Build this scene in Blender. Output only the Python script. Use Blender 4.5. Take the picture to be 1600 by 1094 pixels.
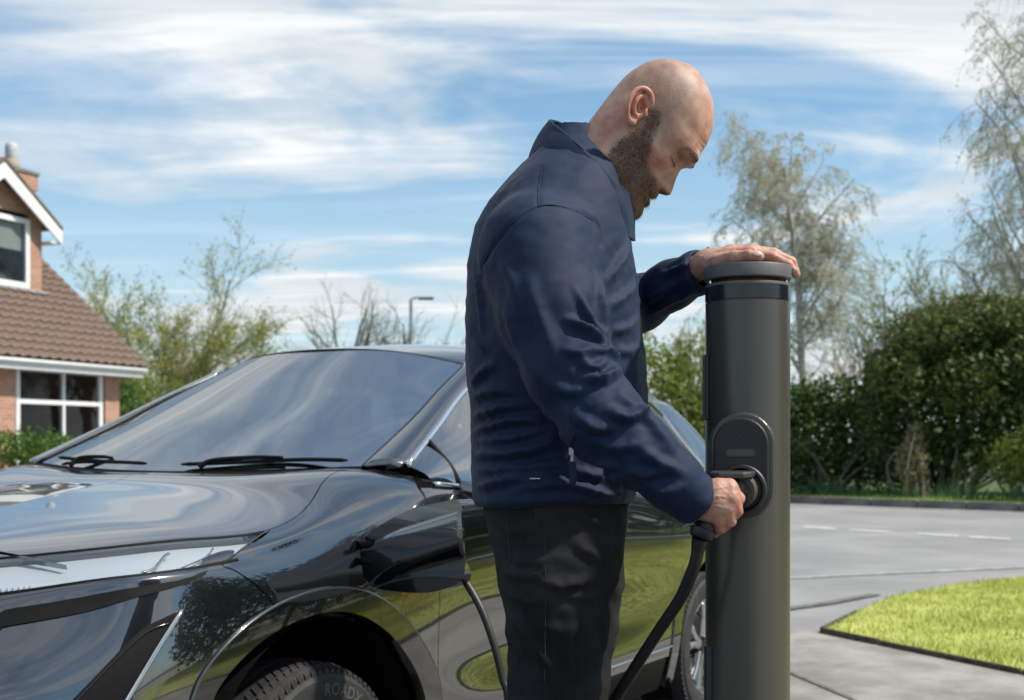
import bpy, bmesh, math, random
import numpy as np
from mathutils import Vector, Matrix
from mathutils.geometry import delaunay_2d_cdt
for o in list(bpy.data.objects): bpy.data.objects.remove(o, do_unlink=True)
random.seed(7); RNG = np.random.default_rng(7)
SC = bpy.context.scene; COL = SC.collection
R = math.radians
# ------------------------------------------------------------------ camera
FPX, HOR, HC = 2000.0, 690.0, 1.22            # focal length in photo pixels, horizon row, eye height
cam = bpy.data.cameras.new('camera'); camo = bpy.data.objects.new('camera', cam); COL.objects.link(camo)
camo.location = (0, 0, HC); camo.rotation_euler = (R(90), 0, 0)
cam.lens = 45.0; cam.sensor_width = 36.0; cam.shift_y = (HOR - 547.0) / 1600.0
cam.clip_start = 0.05; cam.clip_end = 3000
cam.dof.use_dof = True; cam.dof.focus_distance = 2.12; cam.dof.aperture_fstop = 7.1
SC.camera = camo
# ------------------------------------------------------------------ sky and sun
SUN_EL, SUN_AZ = 50.0, -10.0    # azimuth measured from +X towards +Y
sdir = Vector((math.cos(R(SUN_EL))*math.cos(R(SUN_AZ)), math.cos(R(SUN_EL))*math.sin(R(SUN_AZ)), math.sin(R(SUN_EL))))
W = bpy.data.worlds.new('World'); SC.world = W; W.use_nodes = True
nt = W.node_tree; N = nt.nodes; L = nt.links; N.clear()
def nn(t, **k):
    n = N.new(t)
    for a, b in k.items(): setattr(n, a, b)
    return n
out = nn('ShaderNodeOutputWorld'); bg = nn('ShaderNodeBackground'); L.new(bg.outputs[0], out.inputs[0])
sky = nn('ShaderNodeTexSky', sky_type='NISHITA', sun_disc=False)
sky.sun_elevation = R(SUN_EL); sky.sun_rotation = math.atan2(sdir.x, sdir.y)
sky.altitude = 50; sky.air_density = 1.0; sky.dust_density = 0.6; sky.ozone_density = 1.6
tc = nn('ShaderNodeTexCoord'); sep = nn('ShaderNodeSeparateXYZ'); L.new(tc.outputs['Generated'], sep.inputs[0])
def mth(op, a, b=None, clamp=False):
    n = nn('ShaderNodeMath', operation=op, use_clamp=clamp)
    for i, v in enumerate((a, b)):
        if v is None: continue
        if isinstance(v, (int, float)): n.inputs[i].default_value = v
        else: L.new(v, n.inputs[i])
    return n.outputs[0]
zc = mth('ADD', mth('MAXIMUM', sep.outputs[2], 0.0), 0.10)
comb = nn('ShaderNodeCombineXYZ')
L.new(mth('DIVIDE', sep.outputs[0], zc), comb.inputs[0]); L.new(mth('DIVIDE', sep.outputs[1], zc), comb.inputs[1])
def cloud(scale, rot, sx, sy, loc, detail, rough, dist, lo, hi):
    mp = nn('ShaderNodeMapping'); L.new(comb.outputs[0], mp.inputs[0])
    mp.inputs['Rotation'].default_value = (0, 0, R(rot)); mp.inputs['Scale'].default_value = (sx, sy, 1); mp.inputs['Location'].default_value = loc
    no = nn('ShaderNodeTexNoise'); no.inputs['Scale'].default_value = scale; no.inputs['Detail'].default_value = detail
    no.inputs['Roughness'].default_value = rough; no.inputs['Distortion'].default_value = dist; L.new(mp.outputs[0], no.inputs[0])
    mr = nn('ShaderNodeMapRange', interpolation_type='SMOOTHSTEP'); mr.inputs[1].default_value = lo; mr.inputs[2].default_value = hi
    L.new(no.outputs[0], mr.inputs[0]); return mr.outputs[0]
c1 = cloud(0.70, 18, 1.0, 1.25, (39.24, 8.18, 0), 8, 0.55, 0.6, 0.42, 0.60)      # broad veils
c2 = cloud(1.0, 25, 0.8, 3.4, (1.2, 4.3, 0), 8, 0.60, 0.9, 0.40, 0.72)      # streaky cirrus
c3 = cloud(0.16, 0, 1.0, 1.0, (22.15, 19.34, 0), 3, 0.5, 0.2, 0.36, 0.60)        # where the cover is thick
cov = mth('ADD', mth('MULTIPLY', c1, 0.85), mth('MULTIPLY', c2, 0.28))
cov = mth('MULTIPLY', cov, mth('ADD', mth('MULTIPLY', c3, 0.70), 0.52), True)
cov = mth('ADD', mth('MULTIPLY', cov, 0.88, True), 0.14, True)
hz = nn('ShaderNodeMapRange', interpolation_type='SMOOTHSTEP'); hz.inputs[1].default_value = 0.36; hz.inputs[2].default_value = -0.02; hz.inputs[3].default_value = 0; hz.inputs[4].default_value = 0.70; L.new(sep.outputs[2], hz.inputs[0])
cov = mth('MAXIMUM', cov, hz.outputs[0])     # haze whitens the lowest sky
skg = nn('ShaderNodeMix', data_type='RGBA', blend_type='MULTIPLY'); skg.inputs[0].default_value = 1
L.new(sky.outputs[0], skg.inputs[6]); skg.inputs[7].default_value = (.80, 1.26, 1.38, 1)
mixc = nn('ShaderNodeMix', data_type='RGBA'); L.new(cov, mixc.inputs[0]); L.new(skg.outputs[2], mixc.inputs[6])
cn = nn('ShaderNodeMix', data_type='RGBA'); L.new(c2, cn.inputs[0]); cn.inputs[6].default_value = (6.6, 7.2, 7.6, 1); cn.inputs[7].default_value = (9.0, 9.2, 9.3, 1)
L.new(cn.outputs[2], mixc.inputs[7])
L.new(mixc.outputs[2], bg.inputs[0]); bg.inputs[1].default_value = 0.10
sl = bpy.data.lights.new('sun', 'SUN'); so = bpy.data.objects.new('sun', sl); COL.objects.link(so)
sl.energy = 5.0; sl.angle = R(2.5); sl.color = (1, 0.93, 0.83)
so.rotation_euler = (-sdir).to_track_quat('-Z', 'Y').to_euler(); so.location = (6, -6, 9)
# ------------------------------------------------------------------ picture
SC.view_settings.view_transform = 'Standard'; SC.view_settings.look = 'None'
SC.view_settings.exposure = 0.15; SC.view_settings.gamma = 1.0; SC.view_settings.use_curve_mapping = False
SC.render.engine = 'CYCLES'
SC.cycles.max_bounces = 8; SC.cycles.transparent_max_bounces = 12; SC.cycles.caustics_reflective = False; SC.cycles.caustics_refractive = False

# ================================================================== helpers
def P(px, py, Y):      # photo pixel at distance Y -> world point
    return Vector(((px - 800.0) / FPX * Y, Y, HC - (py - HOR) / FPX * Y))
def G(px, py):         # photo pixel on the ground
    Y = HC * FPX / (py - HOR); return P(px, py, Y)
def A3(p): return np.array([p[0], p[1], p[2]], float)
def tag(o, label=None, cat=None, group=None, kind=None):
    if label: o['label'] = label
    if cat: o['category'] = cat
    if group: o['group'] = group
    if kind: o['kind'] = kind
    return o
def empty(name, loc=(0,0,0), rz=0):
    o = bpy.data.objects.new(name, None); COL.objects.link(o); o.location = loc; o.rotation_euler = (0,0,rz); o.empty_display_size = .1; return o
def mesh_obj(name, V_, F_, mat=None, parent=None, smooth=False, normals=None):
    me = bpy.data.meshes.new(name)
    me.from_pydata([tuple(map(float, v)) for v in V_], [], [tuple(map(int, f)) for f in F_]); me.update()
    if smooth: me.polygons.foreach_set('use_smooth', [True]*len(me.polygons))
    if normals is not None: me.normals_split_custom_set_from_vertices([tuple(map(float, n)) for n in normals])
    o = bpy.data.objects.new(name, me); COL.objects.link(o)
    if mat: me.materials.append(mat)
    if parent: adopt(o, parent)
    return o
def adopt(o, parent):      # every mesh is built in world coordinates; an Empty stands at its thing's base
    o.parent = parent
    if parent.type == 'EMPTY': o.matrix_parent_inverse = Matrix.Translation(-Vector(parent.location))
class MB:
    """collects shapes into one mesh"""
    def __init__(s): s.v = []; s.f = []; s.n = 0
    def add(s, V_, F_):
        k = len(s.v); s.v.extend([tuple(map(float, v)) for v in V_]); s.f.extend([tuple(int(i)+k for i in f) for f in F_]); return s
    def box(s, c, d, M=None):
        c = Vector(c); h = Vector(d)/2; vs = []
        for z in (-1,1):
            for y in (-1,1):
                for x in (-1,1):
                    q = Vector((x*h.x, y*h.y, z*h.z)); q = (M @ q) if M else q; vs.append(c+q)
        return s.add(vs, [(0,2,3,1),(4,5,7,6),(0,1,5,4),(2,6,7,3),(0,4,6,2),(1,3,7,5)])
    def tube(s, pts, rad, n=8, cap=True):
        V_, F_ = tube(pts, rad, n, cap); return s.add(V_, F_)
    def lathe(s, prof, n=48, M=None, closed=False):
        vs = []; fs = []; m = len(prof)
        for i in range(n):
            a = 2*math.pi*i/n
            for (r, z) in prof:
                q = Vector((r*math.cos(a), r*math.sin(a), z)); vs.append((M @ q) if M else q)
        for i in range(n):
            j = (i+1) % n
            for k in range(m-1): fs.append((i*m+k, j*m+k, j*m+k+1, i*m+k+1))
        return s.add(vs, fs)
    def prism(s, poly, z0, z1, M=None):
        n = len(poly); vs = [Vector((x,y,z0)) for x,y in poly]+[Vector((x,y,z1)) for x,y in poly]
        if M: vs = [M @ v for v in vs]
        fs = [tuple(range(n-1,-1,-1)), tuple(range(n,2*n))]+[(i,(i+1)%n,n+(i+1)%n,n+i) for i in range(n)]
        return s.add(vs, fs)
    def build(s, name, mat, parent=None, smooth=False, bevel=0, seg=2, auto=None):
        o = mesh_obj(name, s.v, s.f, mat, parent, smooth)
        if bevel:
            b = o.modifiers.new('bevel','BEVEL'); b.width = bevel; b.segments = seg; b.limit_method = 'ANGLE'; b.angle_limit = R(35)
        if auto is not None:
            me = o.data; me.polygons.foreach_set('use_smooth', [True]*len(me.polygons)); me.set_sharp_from_angle(angle=R(auto))
        return o
def tube(pts, rad, n=8, cap=True):
    pts = np.array([A3(p) for p in pts]); m = len(pts)
    rad = np.full(m, rad) if np.isscalar(rad) else np.asarray(rad, float)
    T = np.gradient(pts, axis=0); T /= np.linalg.norm(T, axis=1)[:,None]+1e-12
    u = np.cross(T[0], [0,0,1.0]); 
    if np.linalg.norm(u) < 1e-3: u = np.cross(T[0], [1.0,0,0])
    u /= np.linalg.norm(u); V_ = []; F_ = []
    ang = np.linspace(0, 2*np.pi, n, endpoint=False)
    for i in range(m):
        u = u - T[i]*np.dot(u, T[i]); u /= np.linalg.norm(u)+1e-12; w = np.cross(T[i], u)
        V_.append(pts[i]+rad[i]*(np.cos(ang)[:,None]*u+np.sin(ang)[:,None]*w))
    V_ = np.concatenate(V_)
    for i in range(m-1):
        for k in range(n):
            l = (k+1) % n; F_.append((i*n+k, i*n+l, (i+1)*n+l, (i+1)*n+k))
    if cap: F_.append(tuple(range(n-1,-1,-1))); F_.append(tuple((m-1)*n+k for k in range(n)))
    return V_, F_
def spline(pts, n, closed=False):
    """Catmull-Rom through the points"""
    p = np.array([A3(q) if len(q) == 3 else (q[0], q[1], 0) for q in pts], float)
    p = np.vstack([p[-1], p, p[0], p[1]]) if closed else np.vstack([2*p[0]-p[1], p, 2*p[-1]-p[-2]])
    m = len(p)-3; t = np.linspace(0, m, n, endpoint=not closed); i = np.minimum(t.astype(int), m-1); s = (t-i)[:,None]
    a, b, c, d = p[i], p[i+1], p[i+2], p[i+3]
    return .5*((2*b)+(-a+c)*s+(2*a-5*b+4*c-d)*s*s+(-a+3*b-3*c+d)*s**3)
def cubic(y):
    """natural cubic spline coefficients over unit knots; y (n, ...)"""
    y = np.asarray(y, float); n = len(y); A = np.zeros((n,n)); b = np.zeros_like(y)
    A[0,0] = A[-1,-1] = 1
    for i in range(1,n-1): A[i,i-1] = A[i,i+1] = 1; A[i,i] = 4; b[i] = 6*(y[i+1]-2*y[i]+y[i-1])
    M_ = np.linalg.solve(A, b.reshape(n,-1)).reshape(y.shape)
    def ev(t):
        t = np.asarray(t, float); i = np.clip(np.floor(t).astype(int), 0, n-2); s = t-i
        s = s.reshape(s.shape+(1,)*(y.ndim-1)); r = 1-s
        return M_[i]*r**3/6+M_[i+1]*s**3/6+(y[i]-M_[i]/6)*r+(y[i+1]-M_[i+1]/6)*s
    return ev
# ---- implicit surfaces
def surface_nets(fn, lo, hi, step):
    lo = np.array(lo, float); hi = np.array(hi, float); n = np.ceil((hi-lo)/step).astype(int)+1
    ax = [lo[i]+step*np.arange(n[i]) for i in range(3)]
    X, Y, Z = np.meshgrid(*ax, indexing='ij'); F = fn(X, Y, Z).astype(np.float32); S = F < 0
    c = np.zeros(tuple(n-1), np.uint8)
    for i in (0,1):
        for j in (0,1):
            for k in (0,1): c += S[i:n[0]-1+i, j:n[1]-1+j, k:n[2]-1+k]
    act = (c > 0) & (c < 8); idx = -np.ones(act.shape, np.int64); ids = np.argwhere(act); idx[act] = np.arange(len(ids))
    acc = np.zeros((len(ids),3)); cnt = np.zeros(len(ids))
    cr = [(i,j,k) for i in (0,1) for j in (0,1) for k in (0,1)]
    for a in cr:
        for axn in range(3):
            if a[axn]: continue
            b = list(a); b[axn] = 1; b = tuple(b)
            fa = F[ids[:,0]+a[0], ids[:,1]+a[1], ids[:,2]+a[2]]; fb = F[ids[:,0]+b[0], ids[:,1]+b[1], ids[:,2]+b[2]]
            m = (fa < 0) != (fb < 0); t = np.where(m, fa/(fa-fb+1e-20), 0)
            p = np.array(a, float)[None]+t[:,None]*(np.array(b)-np.array(a))[None]
            acc[m] += p[m]; cnt[m] += 1
    V_ = lo+(ids+acc/np.maximum(cnt,1)[:,None])*step
    Q = []
    for axn in range(3):
        o1, o2 = [(1,2),(2,0),(0,1)][axn]
        sl0 = [slice(None)]*3; sl1 = [slice(None)]*3; sl0[axn] = slice(0,-1); sl1[axn] = slice(1,None)
        for o in (o1,o2): sl0[o] = slice(1,-1); sl1[o] = slice(1,-1)
        s0 = S[tuple(sl0)]; s1 = S[tuple(sl1)]; e = np.argwhere(s0 != s1)
        if not len(e): continue
        off = np.zeros(3,int); off[o1] = 1; off[o2] = 1; base = e+off
        def cell(d1,d2):
            q = base.copy(); q[:,o1] -= d1; q[:,o2] -= d2; return idx[q[:,0],q[:,1],q[:,2]]
        q = np.stack([cell(1,1), cell(0,1), cell(0,0), cell(1,0)], 1)
        fl = s1[tuple(e.T)]
        q[fl] = q[fl][:,::-1]
        Q.append(q)
    return V_, np.concatenate(Q)
def smin(a, b, k):
    h = np.clip(.5+.5*(b-a)/k, 0, 1); return b+(a-b)*h-k*h*(1-h)
def smax(a, b, k): return -smin(-a, -b, k)
def cone(X, Y, Z, a, b, ra, rb):
    """capsule whose radius runs from ra to rb"""
    a = A3(a); b = A3(b); d = b-a; L2 = d@d+1e-12
    t = np.clip(((X-a[0])*d[0]+(Y-a[1])*d[1]+(Z-a[2])*d[2])/L2, 0, 1)
    return np.sqrt((X-a[0]-t*d[0])**2+(Y-a[1]-t*d[1])**2+(Z-a[2]-t*d[2])**2)-(ra+(rb-ra)*t)
def ellip(X, Y, Z, c, r, M=None):
    c = A3(c); x, y, z = X-c[0], Y-c[1], Z-c[2]
    if M is not None: x, y, z = (M[0][0]*x+M[0][1]*y+M[0][2]*z, M[1][0]*x+M[1][1]*y+M[1][2]*z, M[2][0]*x+M[2][1]*y+M[2][2]*z)
    k0 = np.sqrt((x/r[0])**2+(y/r[1])**2+(z/r[2])**2); k1 = np.sqrt((x/r[0]**2)**2+(y/r[1]**2)**2+(z/r[2]**2)**2)+1e-9
    return k0*(k0-1)/k1
def chain(X, Y, Z, pts, rad, k=.01):
    d = None
    for i in range(len(pts)-1):
        e = cone(X, Y, Z, pts[i], pts[i+1], rad[i], rad[i+1]); d = e if d is None else smin(d, e, k)
    return d
def vnormals(V_, Q):
    n = np.zeros_like(V_); q = np.asarray(Q); a = np.cross(V_[q[:,2]]-V_[q[:,0]], V_[q[:,3]]-V_[q[:,1]])
    for i in range(4): np.add.at(n, q[:,i], a)
    return n/(np.linalg.norm(n, axis=1)[:,None]+1e-12)
def relax(V_, Q, it=2, lam=.5):
    q = np.asarray(Q); V_ = V_.copy()
    for _ in range(it):
        s = np.zeros_like(V_); c = np.zeros(len(V_))
        for i in range(4):
            j = (i+1) % 4
            np.add.at(s, q[:,i], V_[q[:,j]]); np.add.at(s, q[:,j], V_[q[:,i]]); np.add.at(c, q[:,i], 1); np.add.at(c, q[:,j], 1)
        V_ = V_+lam*(s/c[:,None]-V_)
    return V_
# ---- materials
def mat(name, col, rough=.6, metal=0, spec=.5, var=0, vscale=8, col2=None, bump=0, bscale=60, coat=0, coat_ior=1.5, bdetail=6, vdetail=6, sss=0, sheen=0, stretch=None, vlo=.38, vhi=.62, rvar=0):
    m = bpy.data.materials.new(name); m.use_nodes = True; t = m.node_tree; b = t.nodes['Principled BSDF']
    b.inputs['Base Color'].default_value = (*col, 1); b.inputs['Roughness'].default_value = rough; b.inputs['Metallic'].default_value = metal
    b.inputs['Specular IOR Level'].default_value = spec
    if coat: b.inputs['Coat Weight'].default_value = coat; b.inputs['Coat Roughness'].default_value = .02; b.inputs['Coat IOR'].default_value = coat_ior
    if sss:
        b.inputs['Subsurface Weight'].default_value = sss; b.inputs['Subsurface Radius'].default_value = (1,.35,.2); b.inputs['Subsurface Scale'].default_value = .006
    if sheen: b.inputs['Sheen Weight'].default_value = sheen; b.inputs['Sheen Roughness'].default_value = .4
    tcn = t.nodes.new('ShaderNodeTexCoord'); src = tcn.outputs['Object']
    if stretch:
        mp = t.nodes.new('ShaderNodeMapping'); mp.inputs['Scale'].default_value = stretch; t.links.new(src, mp.inputs[0]); src = mp.outputs[0]
    if col2 is not None or var:
        no = t.nodes.new('ShaderNodeTexNoise'); no.inputs['Scale'].default_value = vscale; no.inputs['Detail'].default_value = vdetail; no.inputs['Roughness'].default_value = .65
        t.links.new(src, no.inputs[0])
        mr = t.nodes.new('ShaderNodeMapRange'); mr.inputs[1].default_value = vlo; mr.inputs[2].default_value = vhi; t.links.new(no.outputs[0], mr.inputs[0])
        mx = t.nodes.new('ShaderNodeMix'); mx.data_type = 'RGBA'; t.links.new(mr.outputs[0], mx.inputs[0])
        c2 = col2 if col2 is not None else tuple(min(1,c*(1+var)) for c in col)
        c1_ = col if col2 is not None else tuple(c*(1-var) for c in col)
        mx.inputs[6].default_value = (*c1_,1); mx.inputs[7].default_value = (*c2,1); t.links.new(mx.outputs[2], b.inputs['Base Color'])
        if rvar:
            m2 = t.nodes.new('ShaderNodeMapRange'); m2.inputs[3].default_value = max(0,rough-rvar); m2.inputs[4].default_value = rough+rvar
            t.links.new(no.outputs[0], m2.inputs[0]); t.links.new(m2.outputs[0], b.inputs['Roughness'])
    if bump:
        no = t.nodes.new('ShaderNodeTexNoise'); no.inputs['Scale'].default_value = bscale; no.inputs['Detail'].default_value = bdetail; t.links.new(src, no.inputs[0])
        bp = t.nodes.new('ShaderNodeBump'); bp.inputs['Strength'].default_value = bump; bp.inputs['Distance'].default_value = .01
        t.links.new(no.outputs[0], bp.inputs['Height']); t.links.new(bp.outputs[0], b.inputs['Normal'])
    return m
def glass_mat(name, tint=(.8,.85,.86), ior=1.6, rough=0.0):
    m = bpy.data.materials.new(name); m.use_nodes = True; t = m.node_tree; t.nodes.clear()
    o = t.nodes.new('ShaderNodeOutputMaterial'); mx = t.nodes.new('ShaderNodeMixShader'); tr = t.nodes.new('ShaderNodeBsdfTransparent'); g = t.nodes.new('ShaderNodeBsdfGlossy')
    fr = t.nodes.new('ShaderNodeFresnel'); ge = t.nodes.new('ShaderNodeNewGeometry'); mi = t.nodes.new('ShaderNodeMapRange'); mi.inputs[3].default_value = ior; mi.inputs[4].default_value = 1/ior; t.links.new(ge.outputs['Backfacing'], mi.inputs[0]); t.links.new(mi.outputs[0], fr.inputs[0]); g.inputs['Roughness'].default_value = rough; tr.inputs[0].default_value = (*tint,1)
    t.links.new(fr.outputs[0], mx.inputs[0]); t.links.new(tr.outputs[0], mx.inputs[1]); t.links.new(g.outputs[0], mx.inputs[2]); t.links.new(mx.outputs[0], o.inputs[0]); return m
# ================================================================== ground, road, lawn
def sheet(name, poly, z, m, kind='structure', thick=0):
    b = MB()
    if thick: b.prism(poly, z-thick, z)
    else: b.add([(x,y,z) for x,y in poly], [tuple(range(len(poly)))])
    o = b.build(name, m); tag(o, kind=kind); return o
m_field = mat('field grass', (.05,.085,.02), .9, var=.4, vscale=.6, bump=.5, bscale=12)
m_road = mat('worn asphalt', (.215,.217,.22), .85, col2=(.30,.30,.295), vscale=.55, vdetail=10, bump=.5, bscale=160)
m_pave = mat('footway asphalt', (.19,.185,.172), .9, col2=(.34,.325,.30), vscale=2.2, vdetail=12, bump=.6, bscale=120)
m_kerb = mat('kerb concrete', (.16,.155,.145), .9, var=.3, vscale=5, bump=.4, bscale=60)
m_paint = mat('road paint', (.75,.75,.73), .7, var=.25, vscale=9, vdetail=10)
m_faded = mat('faded road paint', (.24,.24,.24), .8, col2=(.46,.46,.45), vscale=7, vdetail=10)
m_soil = mat('edge soil', (.07,.055,.035), .95, var=.4, vscale=20, bump=.8, bscale=50)
m_lawn = mat('lawn turf', (.26,.31,.05), .9, col2=(.46,.48,.12), vscale=1.6, vdetail=8, bump=.8, bscale=90)
def leafmat(name, c1, c2, rough=.55, trans=.25):
    m = bpy.data.materials.new(name); m.use_nodes = True; t = m.node_tree; b = t.nodes['Principled BSDF']
    g = t.nodes.new('ShaderNodeNewGeometry'); mx = t.nodes.new('ShaderNodeMix'); mx.data_type = 'RGBA'
    mx.inputs[6].default_value = (*c1,1); mx.inputs[7].default_value = (*c2,1); t.links.new(g.outputs['Random Per Island'], mx.inputs[0]); t.links.new(mx.outputs[2], b.inputs['Base Color'])
    b.inputs['Roughness'].default_value = rough; b.inputs['Specular IOR Level'].default_value = .3
    tl = t.nodes.new('ShaderNodeBsdfTranslucent'); t.links.new(mx.outputs[2], tl.inputs[0]); ms = t.nodes.new('ShaderNodeMixShader'); ms.inputs[0].default_value = trans
    o = t.nodes['Material Output']; t.links.new(b.outputs[0], ms.inputs[1]); t.links.new(tl.outputs[0], ms.inputs[2]); t.links.new(ms.outputs[0], o.inputs[0]); return m
m_blade = leafmat('grass blade', (.24,.29,.045), (.58,.60,.16))
sheet('ground', [(-900,-900),(900,-900),(900,1500),(-900,1500)], -.05, m_field)
KA = Vector((5.5,25.2)); KD = Vector((.75,-.66)).normalized(); KN = Vector((-KD.y, KD.x))      # far kerb: a point, its run, away from the road
def kp(s, d=0): q = KA+KD*s+KN*d; return (q.x, q.y)
sheet('road', [kp(-30), kp(45), (38,-30), (-30,-30), (-30,20)], 0.0, m_road)
# footway in the foreground, up to the lawn edge and the bell mouth
lawn_poly = [(1.97,8.13),(2.67,6.68),(3.55,4.85),(4.4,3.1),(5.6,.6),(6.6,-1.5),(14,-1.5),(17,9.0),(8.0,14.2),(5.9,12.35),(4.54,11.35),(3.75,10.75),(2.99,9.96),(2.42,9.0)]
sheet('pavement', [(-1.2,5.2),(1.55,8.6),(1.97,8.13),(2.67,6.68),(3.55,4.85),(4.4,3.1),(5.6,.6),(6.6,-1.5),(6.6,-6),(-1.4,-6),(-1.2,2.2)], .004, m_pave)
sheet('driveway', [(-7,-5),(.9,-5),(.9,2.2),(1.12,5.4),(.6,7.6),(-4.5,9.5),(-8,6)], .009, mat('dark reflected tarmac', (.035,.035,.036), .85, var=.25, vscale=3, bump=.5, bscale=150))  # unseen sheet, added dark so the car's lower panels reflect black
sheet('lawn', lawn_poly, .026, m_lawn, thick=.07)
def inside(poly, x, y):
    r = np.zeros(len(x), bool); n = len(poly)
    for i in range(n):
        x1,y1 = poly[i]; x2,y2 = poly[(i+1)%n]
        c = ((y1 > y) != (y2 > y)) & (x < (x2-x1)*(y-y1)/(y2-y1+1e-12)+x1); r ^= c
    return r
def blades(name, poly, z, n, hmin, hmax, m, width=.006, label='', cat='grass', clump=None):
    xs = [p[0] for p in poly]; ys = [p[1] for p in poly]
    x = RNG.uniform(min(xs), max(xs), n*3); y = RNG.uniform(min(ys), max(ys), n*3); k = inside(poly, x, y); x = x[k][:n]; y = y[k][:n]; q = len(x)
    h = RNG.uniform(hmin, hmax, q)*(0.75+.5*np.sin(x*2.1+1.3*np.sin(y*1.7))**2); a = RNG.uniform(0, 6.28, q); l = RNG.uniform(.1,.7,q)*h; b = RNG.uniform(0,6.28,q)
    dx = np.cos(a)*width; dy = np.sin(a)*width
    V_ = np.stack([np.stack([x-dx,y-dy,np.full(q,z)],1), np.stack([x+dx,y+dy,np.full(q,z)],1), np.stack([x+np.cos(b)*l,y+np.sin(b)*l,z+h],1)],1).reshape(-1,3)
    o = mesh_obj(name, V_, np.arange(3*q).reshape(-1,3), m); tag(o, label, cat, kind='stuff'); return o
near_lawn = [(1.97,8.13),(2.67,6.68),(3.55,4.85),(8,4.6),(10,11),(5.9,12.35),(4.54,11.35),(3.75,10.75),(2.99,9.96),(2.42,9.0)]
blades('lawn_grass', near_lawn, .022, 70000, .015, .045, m_blade, .004, 'bright short grass growing on the corner lawn')
# lawn edging, a thin strip of soil and stone along the footway and the bell mouth
eb = MB(); ed = [(2.42,9.0),(1.97,8.13),(2.67,6.68),(3.55,4.85),(4.4,3.1)]
for i in range(len(ed)-1):
    a = Vector(ed[i]); b_ = Vector(ed[i+1]); nseg = max(2, int((b_-a).length/.45))
    for k in range(nseg):
        p = a.lerp(b_, k/nseg); q = a.lerp(b_, (k+.97)/nseg); d = (q-p); ang = math.atan2(d.y, d.x)
        eb.box(((p.x+q.x)/2, (p.y+q.y)/2, .014+random.uniform(-.006,.006)), (d.length, .032, .05), Matrix.Rotation(ang+random.uniform(-.02,.02), 3, 'Z'))
tag(eb.build('lawn_edging', m_soil, bevel=.008), 'dark stone edging between corner lawn and footway', 'edging')
# road markings
def stripe(pts, w, z=.008):
    b = MB(); p = [Vector(q) for q in pts]
    for i in range(len(p)-1):
        d = (p[i+1]-p[i]).normalized(); n_ = Vector((-d.y,d.x))*w/2
        b.add([(p[i]-n_).to_3d()+Vector((0,0,z)), (p[i+1]-n_).to_3d()+Vector((0,0,z)), (p[i+1]+n_).to_3d()+Vector((0,0,z)), (p[i]+n_).to_3d()+Vector((0,0,z))], [(0,1,2,3)])
    return b
dash0 = G(1256,823.7).to_2d(); dash1 = G(1578,843.3).to_2d(); dd = (dash1-dash0).normalized()
mk = None
mkroot = empty('road_marking', (dash0.x, dash0.y, 0)); tag(mkroot, 'dashed white centre line painted along the main road', 'road marking')
for (xa,ya,xb,yb) in [(1150,817,1210,820.5),(1256,823.7,1305,827.0),(1329,828.6,1390,831.9),(1432,834.5,1498,838.4),(1515,839.6,1578,843.3),(1625,846,1720,851)]:
    stripe([G(xa,ya).to_2d(), G(xb,yb).to_2d()], .13).build('dash', m_paint, mkroot)
tag(stripe([G(1200,906).to_2d(), G(1240,904).to_2d(), G(1320,900).to_2d(), G(1390,897).to_2d(), G(1500,892).to_2d(), G(1640,885).to_2d()], .10).build('edge_line', m_faded), 'faint white edge line across the side road mouth', 'road marking')
tag(stripe([kp(-30,-.55), kp(40,-.55)], .10).build('edge_line', m_faded), 'pale edge line running beside the far kerb', 'road marking')
# dark joint where the footway meets the side road
m_tar = mat('tar joint', (.13,.128,.125), .8, var=.4, vscale=12)
tag(stripe([G(1200,957).to_2d(), G(1290,945).to_2d(), G(1370,930).to_2d()], .10, .012).build('tar_joint', m_tar), 'dark tar joint between footway and side road', 'joint')
tag(stripe([G(1205,1040).to_2d(), G(1245,1058).to_2d(), G(1330,1094).to_2d(), G(1420,1140).to_2d()], .02, .012).build('tar_joint', m_tar), 'thin crack running across the footway beside the dark post', 'joint')
# far kerb: single stones
kroot = empty('kerb', (*kp(0),0)); tag(kroot, 'low concrete kerb along the far side of the main road', 'kerb')
kb = MB().box((0,0,.05), (.905,.13,.2)); kb_o = kb.build('kerb_stone', m_kerb, kroot, bevel=.02); kme = kb_o.data
for i in range(38):
    o = kb_o if i == 0 else kb_o.copy()
    if i: COL.objects.link(o)
    x, y = kp(-8+i*.92, .065); o.location = (x, y, 0); o.rotation_euler = (0,0,math.atan2(KD.y, KD.x))
# verge: turf, then taller green leaves of bulbs at the hedge foot
m_verge = mat('verge turf', (.12,.19,.03), .9, col2=(.24,.30,.05), vscale=2, bump=.8, bscale=60)
sheet('verge', [kp(-30,.131), kp(45,.131), kp(45,6), kp(-30,6)], .13, m_verge, thick=.2)
m_bulb = leafmat('bulb leaf', (.03,.11,.045), (.10,.22,.09)); m_vg = leafmat('verge grass', (.10,.20,.02), (.26,.36,.05))
blades('verge_grass', [kp(-10,.15), kp(20,.15), kp(20,1.3), kp(-10,1.3)], .12, 26000, .04, .10, m_vg, .012, 'sunlit mown grass on the verge behind the far kerb')
blades('bulb_leaves', [kp(-10,1.0), kp(20,1.0), kp(20,2.2), kp(-10,2.2)], .12, 16000, .14, .34, m_bulb, .016, 'blue green bulb leaves growing at the hedge foot')

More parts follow.
